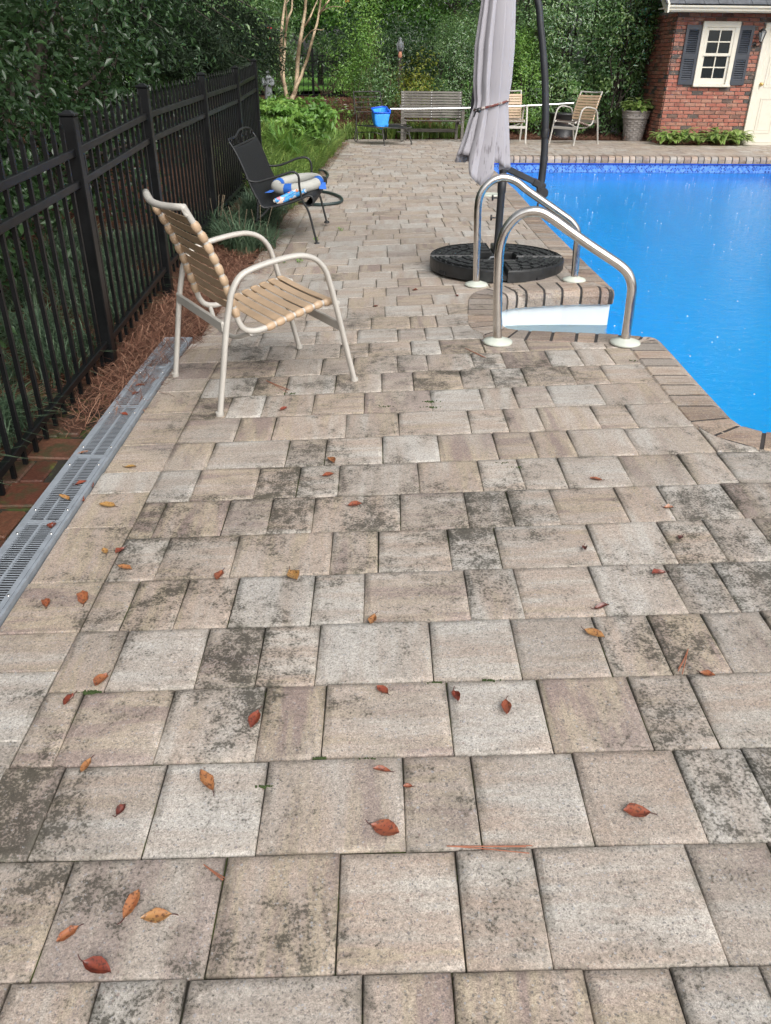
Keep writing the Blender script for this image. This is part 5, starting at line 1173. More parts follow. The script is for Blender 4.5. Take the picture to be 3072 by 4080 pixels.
def hawk():
    zh = zoom(900, 0, 1100/1666); Y = 21.0; B = atY(*zh(1052, 305), Y); T = atY(*zh(1049, 225), Y); s = float(T[2]-B[2])/0.40
    root = empty('bird_statue', B, 0, 'grey bird of prey statue perched among the shrubs before the hedge', 'statue')
    b = MB(); b.lathe([(0, -0.02*s), (0.045*s, 0.0), (0.085*s, 0.08*s), (0.095*s, 0.17*s), (0.075*s, 0.26*s), (0.048*s, 0.31*s), (0.045*s, 0.33*s), (0.052*s, 0.355*s), (0.045*s, 0.385*s), (0, 0.40*s)], (0, 0, 0), 20); b.build('body', M['stone'], root)
    k = MB(); k.lathe([(0.016*s, 0), (0.01*s, 0.03*s), (0, 0.05*s)], (-0.02*s, -0.045*s, 0.36*s), 8, Matrix.Rotation(math.radians(115), 3, 'X')); k.build('beak', M['stone'], root)
    for sx in (-1, 1): w = MB(); w.tube(smoothpath([(sx*0.07*s, 0.0, 0.26*s), (sx*0.10*s, 0.0, 0.15*s), (sx*0.06*s, 0.03*s, -0.06*s)]), [0.03*s]*6+[0.035*s]*6+[0.012*s], 8, flat=1.4); w.build('wing', M['stone'], root)
    t = MB(); t.box((0.0, 0.04*s, -0.07*s), (0.07*s, 0.03*s, 0.16*s)); t.build('tail', M['stone'], root)
    z0 = zg(B[0], B[1])-B[2]; p = MB(); p.box((0, 0, (z0-0.2*s)/2), (0.07, 0.07, -0.2*s-z0)); p.build('post', M['bark'], root)
    q = MB(); q.lathe([(0.06*s, -0.22*s), (0.075*s, -0.20*s), (0.07*s, -0.12*s), (0.04*s, -0.03*s)], (0, 0, 0), 14); q.build('perch', M['terracotta'], root)
hawk()
# ------------------------------------------------------------------ foliage
def leaf_mesh(name, P, N, size, mat, aspect=0.45, tone=None, fold=0.25):
    n = len(P); N = N/np.maximum(np.linalg.norm(N, axis=1)[:, None], 1e-6)
    a = RNG.normal(size=(n, 3)); U = np.cross(N, a); U /= np.maximum(np.linalg.norm(U, axis=1)[:, None], 1e-6); W = np.cross(N, U)
    L = (size*RNG.uniform(0.65, 1.25, n))[:, None]
    b = P-U*L*0.5; t = P+U*L*0.5-N*L*0.12; c = P-N*L*0.0
    l = P+W*L*aspect*0.5+N*L*fold*0.4-U*L*0.04; r = P-W*L*aspect*0.5+N*L*fold*0.4-U*L*0.04
    V = np.stack([b, l, t, r], 1).reshape(-1, 3); k = np.arange(n)[:, None]*4
    F = np.concatenate([k+np.array([[0, 1, 2]]), k+np.array([[0, 2, 3]])], 0)
    tn = RNG.uniform(0, 1, n) if tone is None else tone; T = np.repeat(np.stack([tn, RNG.uniform(0, 1, n), np.zeros(n), np.ones(n)], 1), 4, 0)
    return np_mesh(name, V, F, mat, False, T)
def crown_points(c, r, n, clump=0.16, shell=0.55, nc=None):
    c, r = np.array(c, float), np.array(r, float); nc = nc or max(12, n//45)
    d = RNG.normal(size=(nc, 3)); d /= np.linalg.norm(d, axis=1)[:, None]
    rad = shell+(1-shell)*RNG.uniform(0, 1, nc)**0.6; bump = 1+0.18*np.sin(d[:, 0]*5+c[0])*np.cos(d[:, 1]*4+c[1])+0.12*np.sin(d[:, 2]*9)
    C = d*(rad*bump)[:, None]; k = RNG.integers(0, nc, n)
    off = RNG.normal(size=(n, 3))*clump*RNG.uniform(0.5, 1.2, n)[:, None]
    p = C[k]+off; P = c+p*r; N = d[k]*0.6+off*2.0+np.array([0, 0, 0.5])+RNG.normal(size=(n, 3))*0.45
    ct = RNG.uniform(0, 1, nc); tone = np.clip(0.55*ct[k]+0.45*RNG.uniform(0, 1, n)+0.0, 0, 1)
    return P, N, tone
def box_points(x0, x1, y0, y1, z0, z1, n, rough=0.10, clump=0.10, nc=None):
    nc = nc or n//55; s = np.array([x1-x0, y1-y0, z1-z0], float)
    q = RNG.uniform(0, 1, (nc, 3)); nv = np.zeros((nc, 3))
    w = RNG.uniform(0, 1, nc); A = np.array([s[0]*s[2], s[0]*s[1], s[1]*s[2]]); A /= A.sum()
    fr, tp = w < A[0]*1.15, (w >= A[0]*1.15) & (w < A[0]*1.15+A[1]*1.2); sd = ~fr & ~tp
    dep = RNG.uniform(0, 1, nc)**2*0.35
    q[fr, 1] = dep[fr]*0.6; nv[fr, 1] = -1; q[tp, 2] = 1-dep[tp]*0.5; nv[tp, 2] = 1; sx = RNG.uniform(0, 1, nc) < 0.6; q[sd, 0] = np.where(sx[sd], dep[sd]*0.5, 1-dep[sd]*0.5); nv[sd, 0] = np.where(sx[sd], -1, 1)
    C = np.array([x0, y0, z0])+q*s; C += nv*rough*np.sin(C*3.1+1.7)[:, [1, 2, 0]]
    k = RNG.integers(0, nc, n); off = RNG.normal(size=(n, 3))*clump; C = C+nv*(RNG.uniform(-0.16, 0.16, nc))[:, None]
    N = nv[k]*0.7+off*4+np.array([0, 0, 0.55])+RNG.normal(size=(n, 3))*0.4
    ct = RNG.uniform(0, 1, nc); return C[k]+off, N, np.clip(0.5*ct[k]+0.5*RNG.uniform(0, 1, n), 0, 1)
def limbs(name, base, tips, r0, mat, parent, o, wob=0.06, kink=5):
    m = MB()
    for t in tips:
        b, t = np.array(base, float), np.array(t, float); L = np.linalg.norm(t-b)
        pts = [b+(t-b)*k/kink+(RNG.normal(size=3)*wob*L*0.35*(1 if 0 < k < kink else 0))+np.array((0, 0, 0.08*L*math.sin(PI*k/kink))) for k in range(kink+1)]
        P = smoothpath(pts, 3); m.tube([p-o for p in P], [max(0.004, r0*(1-0.8*i/len(P))) for i in range(len(P))], 7)
    return m.build(name, mat, parent)
def shrub(name, label, cat, base, balls, leaf, size, mat, clump=0.16, shell=0.5, group=None, stem=0.03, bark='bark', aspect=0.45, nst=6, extra=None):
    base = np.array(base, float); root = empty(name, base, 0, label, cat, group); Ps, Ns, Ts = [], [], []
    for c, r, n in balls:
        P, N, T = crown_points(c, r, n, clump, shell); Ps.append(P); Ns.append(N); Ts.append(T)
    P, N, T = np.concatenate(Ps), np.concatenate(Ns), np.concatenate(Ts); keep = P[:, 2] > np.array([zg(x, y) for x, y in P[:, :2]])+0.01 if len(P) < 9000 else P[:, 2] > base[2]-0.05
    if base[0] < -2.2 and base[1] < 12: keep &= P[:, 0] < -1.52
    P, N, T = P[keep], N[keep], T[keep]
    mesh_ob('crown', leaf_mesh('crown', P-base, N, leaf if np.isscalar(size) is False else size, mat, aspect, T), root)
    tips = []
    for c, r, n in balls:
        for _ in range(nst): d = RNG.normal(size=3); d /= np.linalg.norm(d); tips.append(np.array(c)+d*np.array(r)*0.8)
    limbs('stems', base, tips, stem, M[bark], root, base)
    return root
def hedge(name, label, x0, x1, y0, y1, z0, z1, n, size, mat, aspect=0.5, nst=40, cat='hedge'):
    root = empty(name, ((x0+x1)/2, (y0+y1)/2, z0), 0, label, cat); o = np.array(root.location)
    P, N, T = box_points(x0, x1, y0, y1, z0, z1, n); mesh_ob('foliage', leaf_mesh('foliage', P-o, N, size, mat, aspect, T), root)
    m = MB()
    for _ in range(nst):
        x, y = RNG.uniform(x0+.1, x1-.1), RNG.uniform(y0+.2, y1-.1); P_ = [(x-o[0], y-o[1], -0.05)]
        for k in range(4): P_.append((P_[-1][0]+RNG.normal()*0.10, P_[-1][1]+RNG.normal()*0.10, (z1-z0)*(k+1)/4.6))
        m.tube(smoothpath(P_, 3), [0.022*(1-0.06*i) for i in range(13)], 6)
    m.build('stems', M['bark'], root); return root

# hedge behind the far chairs
def top_z(v, Y): return float(atY(833, v, Y)[2])
hx0, hx1 = float(atY(1112, 200, 18.3)[0]), HX-0.02
hedge('ligustrum_hedge', 'tall glossy green hedge reaching the brick wall behind the chairs', hx0, hx1+0.10, 18.25, 20.2, 0.15, 4.3, 46000, 0.072, L_MID, 0.42, 60)
shrub('ligustrum_shrub', 'rounded green shrub spilling past the brick wall corner above the planter', 'shrub', (HX-0.75, 18.3, 0), [((HX-0.5, 18.1, 2.0), (0.75, 0.5, 0.9), 2600), ((HX-0.65, 18.15, 1.0), (0.55, 0.4, 0.75), 2600), ((HX-0.2, 17.95, 2.9), (0.5, 0.5, 0.7), 1800)], None, 0.085, L_MID, 0.14, 0.55, aspect=0.42)
mx0, mx1 = float(atY(955, 150, 18.6)[0]), float(atY(1128, 150, 18.6)[0])
hedge('boxwood_hedge', 'dense small leaved hedge behind the bench and the closed umbrella', mx0, mx1+0.25, 18.6, 20.0, 0.1, top_z(58, 18.8), 24000, 0.045, L_MID, 0.5, 40)
shrub('privet_shrub', 'light green shrub rising just right of the closed umbrella', 'shrub', (float(atY(1128, 250, 18.2)[0]), 18.2, 0.0), [((float(atY(1128, 150, 18.2)[0]), 18.25, 0.95), (0.55, 0.4, 0.85), 5200), ((float(atY(1135, 110, 18.2)[0]), 18.25, 1.55), (0.42, 0.35, 0.45), 2200)], None, 0.05, L_LIGHT, 0.16, 0.45)
# trimmed hedge over the back fence and the woods behind
hz1 = top_z(98, 25.0)
hedge('trimmed_hedge', 'clipped dark green hedge along the back fence above the lawn', float(atY(690, 100, 24.9)[0]), float(atY(1010, 100, 24.9)[0])+0.6, 24.5, 25.6, zg(0, 24)+0.80, hz1, 30000, 0.055, L_MID, 0.5, 30)
def tree(name, label, base, h, balls, leaf, mat, r0=0.12, aspect=0.45, group='trees beyond the back fence', bark='bark', clump=0.15, shell=0.5):
    base = np.array(base, float); root = empty(name, base, 0, label, 'tree', group); o = base; tips = []
    tr = MB(); P = [np.array((0, 0, -0.1))]+[np.array((RNG.normal()*0.05*k, RNG.normal()*0.05*k, h*k/5)) for k in range(1, 6)]
    tr.tube(smoothpath(P, 4), [r0*(1-0.035*i) for i in range(21)], 9); tr.build('trunk', M[bark], root)
    Ps = [crown_points(c, r, n, clump, shell) for c, r, n in balls]; Pp = np.concatenate([p[0] for p in Ps]); N = np.concatenate([p[1] for p in Ps]); T = np.concatenate([p[2] for p in Ps])
    mesh_ob('crown', leaf_mesh('crown', Pp-o, N, leaf, mat, aspect, T), root)
    for c, r, n in balls:
        for _ in range(4): d = RNG.normal(size=3); d /= np.linalg.norm(d); tips.append(np.array(c)+d*np.array(r)*0.75)
    limbs('limbs', base+np.array((0, 0, h*0.45)), tips, r0*0.4, M[bark], root, o); return root
GB = lambda x, y: (x, y, zg(min(x, 1.4), y))
XB = lambda u, Y: float(atY(u, 60, Y)[0])
for u, Y, lab, mt, lf, top in ((770, 30, 'bright green magnolia tree behind the middle of the trimmed hedge', L_MAG, 0.15, 5.5), (880, 31, 'broad leaved magnolia tree behind the bird statue', L_MAG, 0.16, 6.5), (985, 30, 'broad leaved magnolia tree left of the closed umbrella top', L_MAG, 0.16, 6.0), (1110, 27, 'dark evergreen tree between the umbrella and its curved mast', L_DARK, 0.10, 7.0), (690, 33, 'dark leaved camellia tree with a few red blooms behind the crepe myrtle', L_DARK, 0.10, 5.0), (600, 31, 'mid green tree between the cedar and the crepe myrtle', L_MID, 0.11, 6.0), (510, 29, 'glossy camellia tree behind the drooping cedar', L_MID, 0.10, 4.5)):
    x = XB(u, Y); b = GB(x, Y); top += 1.0*(u < 800); tree('magnolia_tree' if mt is L_MAG else 'evergreen_tree', lab, b, top*0.8, [((x, Y, top*0.62 if u < 800 else top*0.52), (2.0, 1.5, top*0.32 if u < 800 else top*0.40), 6500), ((x+RNG.uniform(-1, 1), Y+0.3, top*0.95), (1.5, 1.3, 1.3), 2500), ((x+RNG.uniform(-.6, .6), Y-0.6, 1.9 if u > 800 else 3.1), (1.9, 0.9, 0.9), 4200)], lf, mt, 0.12, 0.40)
# a far belt of woodland so that no sky shows under the crowns
P, N, T = box_points(-45, 40, 52, 62, 0, 15, 60000, 0.6, nc=5000); P += RNG.normal(size=P.shape)*0.35
tag(mesh_ob('distant_woods', leaf_mesh('distant_woods', P, N, 0.55, L_DARK, 0.5, T)), kind='stuff')
P, N, T = box_points(8, 40, 24, 34, 0, 12, 14000, 0.6, nc=1500); P += RNG.normal(size=P.shape)*0.3; tag(mesh_ob('side_woods', leaf_mesh('side_woods', P, N, 0.40, L_DARK, 0.5, T)), kind='stuff')
# red camellia blooms
bl_ = MB()
for u, v, Y in ((750, 4, 27.5), (583, 62, 20.5), (588, 84, 20.5)):
    p = atY(u, v, Y); bl_.v and None
    f = MB(); f.lathe([(0.0, -0.02), (0.05, -0.01), (0.065, 0.015), (0.03, 0.03), (0, 0.02)], (0, 0, 0), 8); tag(f.build('camellia_bloom', M['red_petal'], None, p), {750: 'red camellia bloom at the top edge above the hedge', 583: 'upper red bloom left of the crepe myrtle trunks', 588: 'lower red bloom left of the crepe myrtle trunks'}[u], 'flower')

# dark evergreens behind the left fence
lab_l = ['dark tea olive shrub right behind the nearest fence panel', 'tall dark tea olive behind the second fence post', 'broad dark evergreen shrub behind the middle of the fence', 'dark evergreen shrub behind the far fence panels', 'glossy camellia bank catching light above the fence']
for i, (x, y, h, rx, n, mt, lf) in enumerate(((-2.75, 3.5, 2.0, 1.0, 5800, L_DARK, 0.068), (-3.2, 5.4, 2.8, 1.3, 9500, L_DARK, 0.072), (-3.3, 7.8, 3.2, 1.4, 9500, L_DARK, 0.08), (-3.6, 10.8, 3.6, 1.6, 10500, L_DARK, 0.075), (-3.9, 14.2, 3.0, 2.1, 15000, L_MID, 0.075))):
    b = (x, y, zg(x, y)); z = b[2]
    shrub('evergreen_shrub', lab_l[i], 'shrub', b, [((x, y, z+h*0.36), (rx, rx*0.9, h*0.34), n//2), ((x+0.2, y+0.3, z+h*0.75), (rx*0.95, rx*0.9, h*0.36), n//2), ((x+0.5, y-0.3, z+0.55), (rx*0.6, rx*0.8, 0.5), n//5)], None, lf, mt, 0.15, 0.45, 'evergreens behind the side fence', 0.035)
for i, (x, y) in enumerate(((-6.0, 3.2), (-6.5, 7.0), (-6.8, 11.5), (-7.0, 17.0))):
    z = zg(x, y); tree('evergreen_tree', ['tall dark tree at the left edge behind the nearest shrub', 'tall dark tree deep behind the second shrub', 'tall dark tree deep behind the middle shrubs', 'tall dark tree behind the camellia bank'][i], (x, y, z), 5.5, [((x, y, z+2.3), (1.9, 1.9, 2.0), 8000), ((x+0.4, y, z+5.2), (2.3, 2.2, 2.0), 6000)], 0.10, L_DARK, 0.16, group='evergreens behind the side fence')
# cedar with drooping sprays over the end of the fence
def cedar():
    X, Y = -4.6, 15.2; z = zg(X, Y); root = empty('cedar_tree', (X, Y, z), 0, 'dark drooping cedar whose sprays hang over the end of the fence', 'tree'); o = np.array(root.location)
    t = MB(); t.tube([(0, 0, -0.1), (0.05, 0, 2), (0, 0.1, 4.5), (0.05, 0, 7.5)], [0.17, 0.14, 0.10, 0.04], 10); t.build('trunk', M['bark'], root)
    Ps, Ns, br = [], [], MB()
    for u, v, Yt in ((455, 45, 11.5), (400, 105, 10.6), (490, 90, 12.0), (430, 70, 12.5), (520, 60, 13.5), (560, 85, 14.0), (540, 130, 13.0), (500, 30, 14.0), (570, 30, 14.5), (590, 60, 15.0), (470, 110, 12.4), (350, 60, 10.2), (520, 110, 13.6), (545, 45, 14.8), (590, 100, 15.0)):
        e = np.array(atY(u, v, Yt)); s = np.array((X, Y, e[2]+RNG.uniform(0.8, 1.6))); P = smoothpath([s, s+(e-s)*0.4+np.array((0, 0, 0.15)), s+(e-s)*0.75+np.array((0, 0, 0.0)), e], 10)
        br.tube([p-o for p in P], [0.03*(1-0.85*i/len(P)) for i in range(len(P))], 6)
        for i, p in enumerate(P[8:]):
            n = 120; ln_ = RNG.uniform(0.05, 0.42, n); q = np.array(p)+np.stack([RNG.normal(size=n)*0.13, RNG.normal(size=n)*0.13, -ln_], 1); Ps.append(q); Ns.append(RNG.normal(size=(n, 3))+np.array((0, -.3, 0.2)))
    for k in range(7):
        zc_ = 1.2+k*0.95; r = 2.2-0.24*k; n = 900; a = RNG.uniform(0, 2*PI, n); rr = r*RNG.uniform(0.2, 1, n)**0.7
        Ps.append(np.stack([X+rr*np.cos(a), Y+rr*np.sin(a), z+zc_-rr*0.25+RNG.normal(size=n)*0.16], 1)); Ns.append(RNG.normal(size=(n, 3)))
    br.build('branches', M['bark'], root); P = np.concatenate(Ps); N = np.concatenate(Ns); mesh_ob('crown', leaf_mesh('crown', P-o, N, 0.085, L_CEDAR, 0.22), root)
cedar()
# crepe myrtle: bare forking trunks
def myrtle():
    zs2 = zoom(1000, 0, 500/1666); Y = 20.0; B = atY(*zs2(530, 1330), Y); q = lambda x, y, dy=0.0: atY(*zs2(x, y), Y+dy)
    root = empty('crepe_myrtle', B, 0, 'bare trunked crepe myrtle with tan forking stems in the straw bed', 'tree'); o = np.array(root.location)
    S = [([(535, 1330), (590, 1200), (612, 1000), (622, 800), (640, 620), (668, 460), (690, 330), (715, 180), (728, 0), (735, -200), (760, -420)], 0.052), ([(545, 1325), (600, 1150), (665, 1020), (690, 930), (745, 790), (790, 620), (840, 440), (880, 300), (905, 150), (925, 0), (950, -200)], 0.040),
         ([(475, 1300), (450, 1150), (415, 1000), (398, 850), (400, 650), (405, 450), (420, 280), (440, 120), (455, 0), (470, -250)], 0.045), ([(485, 1300), (440, 1100), (432, 900), (445, 700), (455, 500), (470, 350), (500, 230), (540, 130), (548, 0), (560, -200)], 0.036),
         ([(690, 370), (740, 310), (790, 220), (830, 120), (880, 10), (930, -150)], 0.024), ([(905, 190), (960, 110), (1010, 40), (1060, -30), (1130, -140)], 0.022), ([(680, 560), (740, 480), (800, 415), (860, 390), (940, 400), (970, 380)], 0.013), ([(910, 165), (1000, 120), (1100, 85), (1220, 100)], 0.012), ([(400, 650), (340, 560), (300, 420)], 0.012), ([(470, 350), (472, 180), (465, 60), (500, 0), (540, -60)], 0.016)]
    for pts, r in S:
        P = smoothpath([q(x, y, 0.15*math.sin(i*1.3+r*90)) for i, (x, y) in enumerate(pts)], 4); t = MB(); t.tube([p-o for p in P], [max(0.006, r*(1-0.55*i/len(P))) for i in range(len(P))], 9); t.build('trunk' if r > 0.03 else 'limb', M['myrtle'], root)
    P, N, T = crown_points((B[0]+0.5, Y, B[2]+3.6), (1.7, 1.5, 1.0), 5000, 0.12, 0.5); mesh_ob('crown', leaf_mesh('crown', P-o, N, 0.06, L_LIGHT, 0.5, T), root)
myrtle()
# shrubs in the back bed
zs3 = zoom(900, 0, 1100/1666)
def bedshrub(name, label, x, y, w, h, n, leaf, mat, Y=None, stem=0.012, clump=0.2, shell=0.25):
    B = gg(*zs3(x, y)) if Y is None else np.array((atY(*zs3(x, y), Y)[0], Y, 0)); B[2] = zg(B[0], B[1])
    return shrub(name, label, 'shrub', B, [((B[0], B[1], B[2]+h*0.6), (w, w*0.8, h*0.45), n), ((B[0]+w*0.2, B[1], B[2]+h*0.3), (w*0.7, w*0.6, h*0.3), n//3)], None, leaf, mat, clump, shell, None, stem, 'twig')
bedshrub('airy_shrub', 'tall airy light green shrub behind the iron lounge chair', 800, 640, 0.62, 2.35, 3000, 0.062, L_LIGHT, 18.9)
bedshrub('airy_shrub', 'leggy green shrub between the lounge chair and the bench', 930, 640, 0.50, 1.35, 2200, 0.055, L_MID, 18.3)
bedshrub('nandina_shrub', 'yellow green shrub peeping over the back of the bench', 1140, 600, 0.62, 1.25, 900, 0.07, L_YEL, 18.35)
bedshrub('camellia_shrub', 'round camellia behind the stone statue', 250, 560, 0.9, 1.9, 3400, 0.08, L_MID, 22.0)
bedshrub('ivy_bank', 'dark ivy climbing the back fence behind the crepe myrtle', 600, 500, 1.5, 1.7, 420, 0.09, L_DARK, 24.3)
bedshrub('ivy_bank', 'dark ivy climbing the back fence left of the airy shrub', 720, 500, 0.9, 2.0, 500, 0.09, L_DARK, 24.2)
bedshrub('ivy_bank', 'dark ivy covering the back fence behind the bird statue', 980, 500, 1.9, 2.1, 5200, 0.09, L_DARK, 23.6)
bedshrub('hydrangea_bush', 'low mound of large green leaves by the end of the fence', 365, 770, 0.74, 0.50, 3900, 0.11, L_LIGHT, 13.6, 0.014, 0.13, 0.6)
bedshrub('hydrangea_bush', 'large leaved green bush behind the strap leaved plant', 275, 770, 0.46, 0.36, 1500, 0.11, L_LIGHT, 13.0, 0.014, 0.13, 0.6)

# blades: liriope, strap leaves, grass
def blades(P, h, w, mat, name, arch=0.6, tone=None, seg=3):
    n = len(P); az = RNG.uniform(0, 2*PI, n); H = h*RNG.uniform(0.6, 1.15, n); D = np.stack([np.cos(az), np.sin(az), 0*az], 1); S = np.stack([-np.sin(az), np.cos(az), 0*az], 1); A = arch*RNG.uniform(0.5, 1.3, n)
    rows = []
    for k in range(seg+1):
        t = k/seg; ww = (np.asarray(w)*(1-0.85*t*t))[:, None] if hasattr(w, '__len__') else np.full((n, 1), w*(1-0.85*t*t)); c = P+D*(H*A*t*t)[:, None]+np.array([0, 0, 1])*(H*(t-0.55*A*t*t*t))[:, None]; rows += [c-S*ww/2, c+S*ww/2]
    V = np.stack(rows, 1).reshape(-1, 3); m = 2*(seg+1); k = np.arange(n)[:, None]*m; F = np.concatenate([k+np.array([[2*s, 2*s+1, 2*s+3, 2*s+2]]) for s in range(seg)], 0)
    T = np.repeat(np.stack([RNG.uniform(0, 1, n) if tone is None else tone, np.zeros(n), np.zeros(n), np.ones(n)], 1), m, 0)
    return np_mesh(name, V, F, mat, False, T)
def clump_at(x, y, n, r): a = RNG.uniform(0, 2*PI, n); q = r*RNG.uniform(0, 1, n)**0.5; X, Y = x+q*np.cos(a), y+q*np.sin(a); return np.stack([X, Y, [zg(i, j) for i, j in zip(X, Y)]], 1)
def bed_edge(y): return float(np.interp(y, [4.2, 6, 8, 10, 13, 16, 17.5], [-1.02, -1.0, -0.98, -0.93, -0.82, -0.70, -0.66]))
Ps, Ps2 = [], []
for y in np.arange(9.0, 17.4, 0.15):
    for r_ in range(5 if y > 10.2 else 3): Ps.append(clump_at(bed_edge(y)-0.10-0.20*r_+RNG.uniform(-.06, .06), y+RNG.uniform(-.08, .08), 105, 0.10))
for x in np.arange(-0.6, 2.2, 0.22):
    for r_ in range(2): Ps.append(clump_at(x, 17.72+0.22*r_+RNG.uniform(-.05, .05), 60, 0.10))
Ps = [p for p in Ps]; P_all = np.concatenate(Ps); P_all = P_all[(RNG.uniform(0, 1, len(P_all)) < 0.72)]
tag(mesh_ob('liriope_border', blades(P_all, 0.36, 0.013+0.011*np.clip((P_all[:, 1]-9)/8, 0, 1), L_LIRI, 'liriope_border', 0.75)), kind='stuff')
for y in np.arange(7.6, 10.4, 0.16):
    for r_ in range(2): Ps2.append(clump_at(bed_edge(y)-0.08-0.20*r_+RNG.uniform(-.06, .06), y, 60, 0.09))
for _ in range(120): Ps2.append(clump_at(-1.62-RNG.uniform(0, 1)**1.6*1.9, RNG.uniform(1.6, 7.0), 75, 0.10))
tag(mesh_ob('mondo_grass', blades(np.concatenate(Ps2), 0.30, 0.009, L_BLUE, 'mondo_grass', 0.85)), kind='stuff')
for (u, v), h, n, lab in (((520, 548), 0.36, 300, 'grassy blue green clump just behind the arm of the near chair'), ((470, 520), 0.40, 260, 'grassy blue green clump against the fence above the near chair'), ((562, 478), 0.34, 240, 'grassy clump under the rear of the black armchair'), ((600, 545), 0.30, 150, 'small grassy clump between the near chair arm and the pavers')):
    b = gg(u, v); o = np.array((min(b[0], -1.0), b[1], zg(min(b[0], -1.0), b[1]))); root = empty('liriope_clump', o, 0, lab, 'plant', 'grassy clumps beside the near chair')
    mesh_ob('blades', blades(clump_at(o[0], o[1], n, 0.13)-o, h, 0.011, L_BLUE, 'blades', 0.85), root)
    sp = MB()
    for _ in range(4): a = RNG.uniform(0, 2*PI); d = np.array((math.cos(a)*0.12, math.sin(a)*0.12, 0.36)); sp.tube([(0, 0, 0), d*0.6, d], [0.0015, 0.002, 0.003], 5)
    sp.build('seed_spike', M['twig'], root)
for x, Y, lab in ((230, 12.2, 'strap leaved green plant beside the end of the fence'),):
    b = gg(*zs3(300, 810)); o = np.array((-1.25, 11.6, zg(-1.25, 11.6))); root = empty('agapanthus', o, 0, lab, 'plant'); mesh_ob('leaves', blades(clump_at(o[0], o[1], 90, 0.16)-o, 0.75, 0.035, L_LIGHT, 'leaves', 0.9, seg=4), root)
# white flowers along the bed
labf = ['white flowers at the top of the liriope border', 'white flowers right of the low leafy mound', 'white flowers beside the iron lounge chair legs', 'single white flower low by the strap leaved plant']
for i, (x, y, n) in enumerate(((600, 690, 5), (665, 680, 6), (735, 720, 6), (240, 725, 2))):
    b = gg(*zs3(x, y+14)); root = empty('flowering_plant', b, 0, labf[i], 'flowers', 'white flowers in the bed'); o = np.array(b)
    for k in range(n):
        d = np.array((RNG.uniform(-.10, .10), RNG.uniform(-.12, .12), RNG.uniform(0.20, 0.34)))
        f = MB(); 
        for q in range(5): a = q*2*PI/5; f.add([d, d+np.array((math.cos(a-.5)*0.03, math.sin(a-.5)*0.03, 0.012)), d+np.array((math.cos(a)*0.042, math.sin(a)*0.042, 0.008)), d+np.array((math.cos(a+.5)*0.03, math.sin(a+.5)*0.03, 0.012))], [(0, 1, 2, 3)])
        f.build('bloom', M['petal'], root)
    mesh_ob('leaves', leaf_mesh('leaves', RNG.normal(size=(90, 3))*np.array((.09, .09, .07))+np.array((0, 0, 0.16)), RNG.normal(size=(90, 3))+np.array((0, 0, 1)), 0.06, L_LIGHT), root)
# hostas and planter plant: broad ribbed leaves on stalks
def hosta(name, label, o, n, size, spread, lift, mat=L_HOSTA, group=None):
    o = np.array(o, float); root = empty(name, o, 0, label, 'plant', group); V, F, T = [], [], []; bs = []
    for k in range(n):
        a = RNG.uniform(0, 2*PI); d = np.array((math.cos(a), math.sin(a), 0)); s = np.array((-d[1], d[0], 0)); r = spread*RNG.uniform(0.1, 1)**0.7; z = lift*RNG.uniform(0.55, 1.15)*(1.1-0.5*r/spread); L = size*RNG.uniform(0.75, 1.2); W = L*0.48
        b = d*r+np.array((0, 0, z)); tilt = RNG.uniform(-0.5, 0.35); up = np.array((0, 0, 1)); e = d*math.cos(tilt)+up*math.sin(tilt); nrm = np.cross(e, s)*-1; i = len(V)
        for t, w, dz in ((0, 0.12, 0), (0.25, 0.85, 0.03), (0.55, 1.0, 0.02), (0.82, 0.6, -0.05), (1.0, 0.0, -0.16)):
            c = b+e*L*t+up*dz*L
            V += [c-s*W/2*w+up*0.06*L*w, c, c+s*W/2*w+up*0.06*L*w]
            tv = RNG.uniform(0.25, 0.6); T += [(min(1, tv+0.4), 0, 0, 1), (tv*0.6, 0, 0, 1), (min(1, tv+0.4), 0, 0, 1)]
        for j in range(4):
            for q in (0, 1): F.append((i+j*3+q, i+j*3+q+1, i+j*3+q+4, i+j*3+q+3))
        bs.append(b)
    mesh_ob('leaves', np_mesh('leaves', V, F, mat, True, T), root)
    st = MB(); [st.tube([(0, 0, 0), b*0.6+np.array((0, 0, 0.02)), b], 0.004, 5) for b in bs]; st.build('stalks', simple('green_stalk', (0.10, 0.2, 0.05), 0.5) if 'green_stalk' not in bpy.data.materials else bpy.data.materials['green_stalk'], root); return root
zq = zoom(2400, 0, 672/1666)
for i, (x, y, n, lb) in enumerate(((640, 1385, 34, 'hosta plant under the window nearest the planter'), (800, 1390, 42, 'variegated hosta under the left shutter'), (960, 1400, 16, 'small hosta in the straw under the window'), (1130, 1395, 46, 'large hosta below the window sill'), (1290, 1415, 40, 'sprawling hosta beside the cream door'))):
    p = atY(*zq(x, y), 16.70); hosta('hosta', lb, (p[0], 16.72, 0.0), int(n*1.5), 0.19, 0.24, 0.26 if i != 2 else 0.16, group='hostas along the brick wall')
pp = np.array(pt.location); hosta('planter_plant', 'broad leaved green plant growing in the taupe urn', pp+(0, 0, 0.50), 60, 0.19, 0.24, 0.22)
root = empty('spider_grass', pp+(0.16, -0.06, 0.50), 0, 'wispy grass leaning out of the urn towards the bricks', 'plant'); mesh_ob('blades', blades(RNG.normal(size=(50, 3))*np.array((.03, .03, 0.005)), 0.42, 0.009, L_LIGHT, 'blades', 0.95), root)

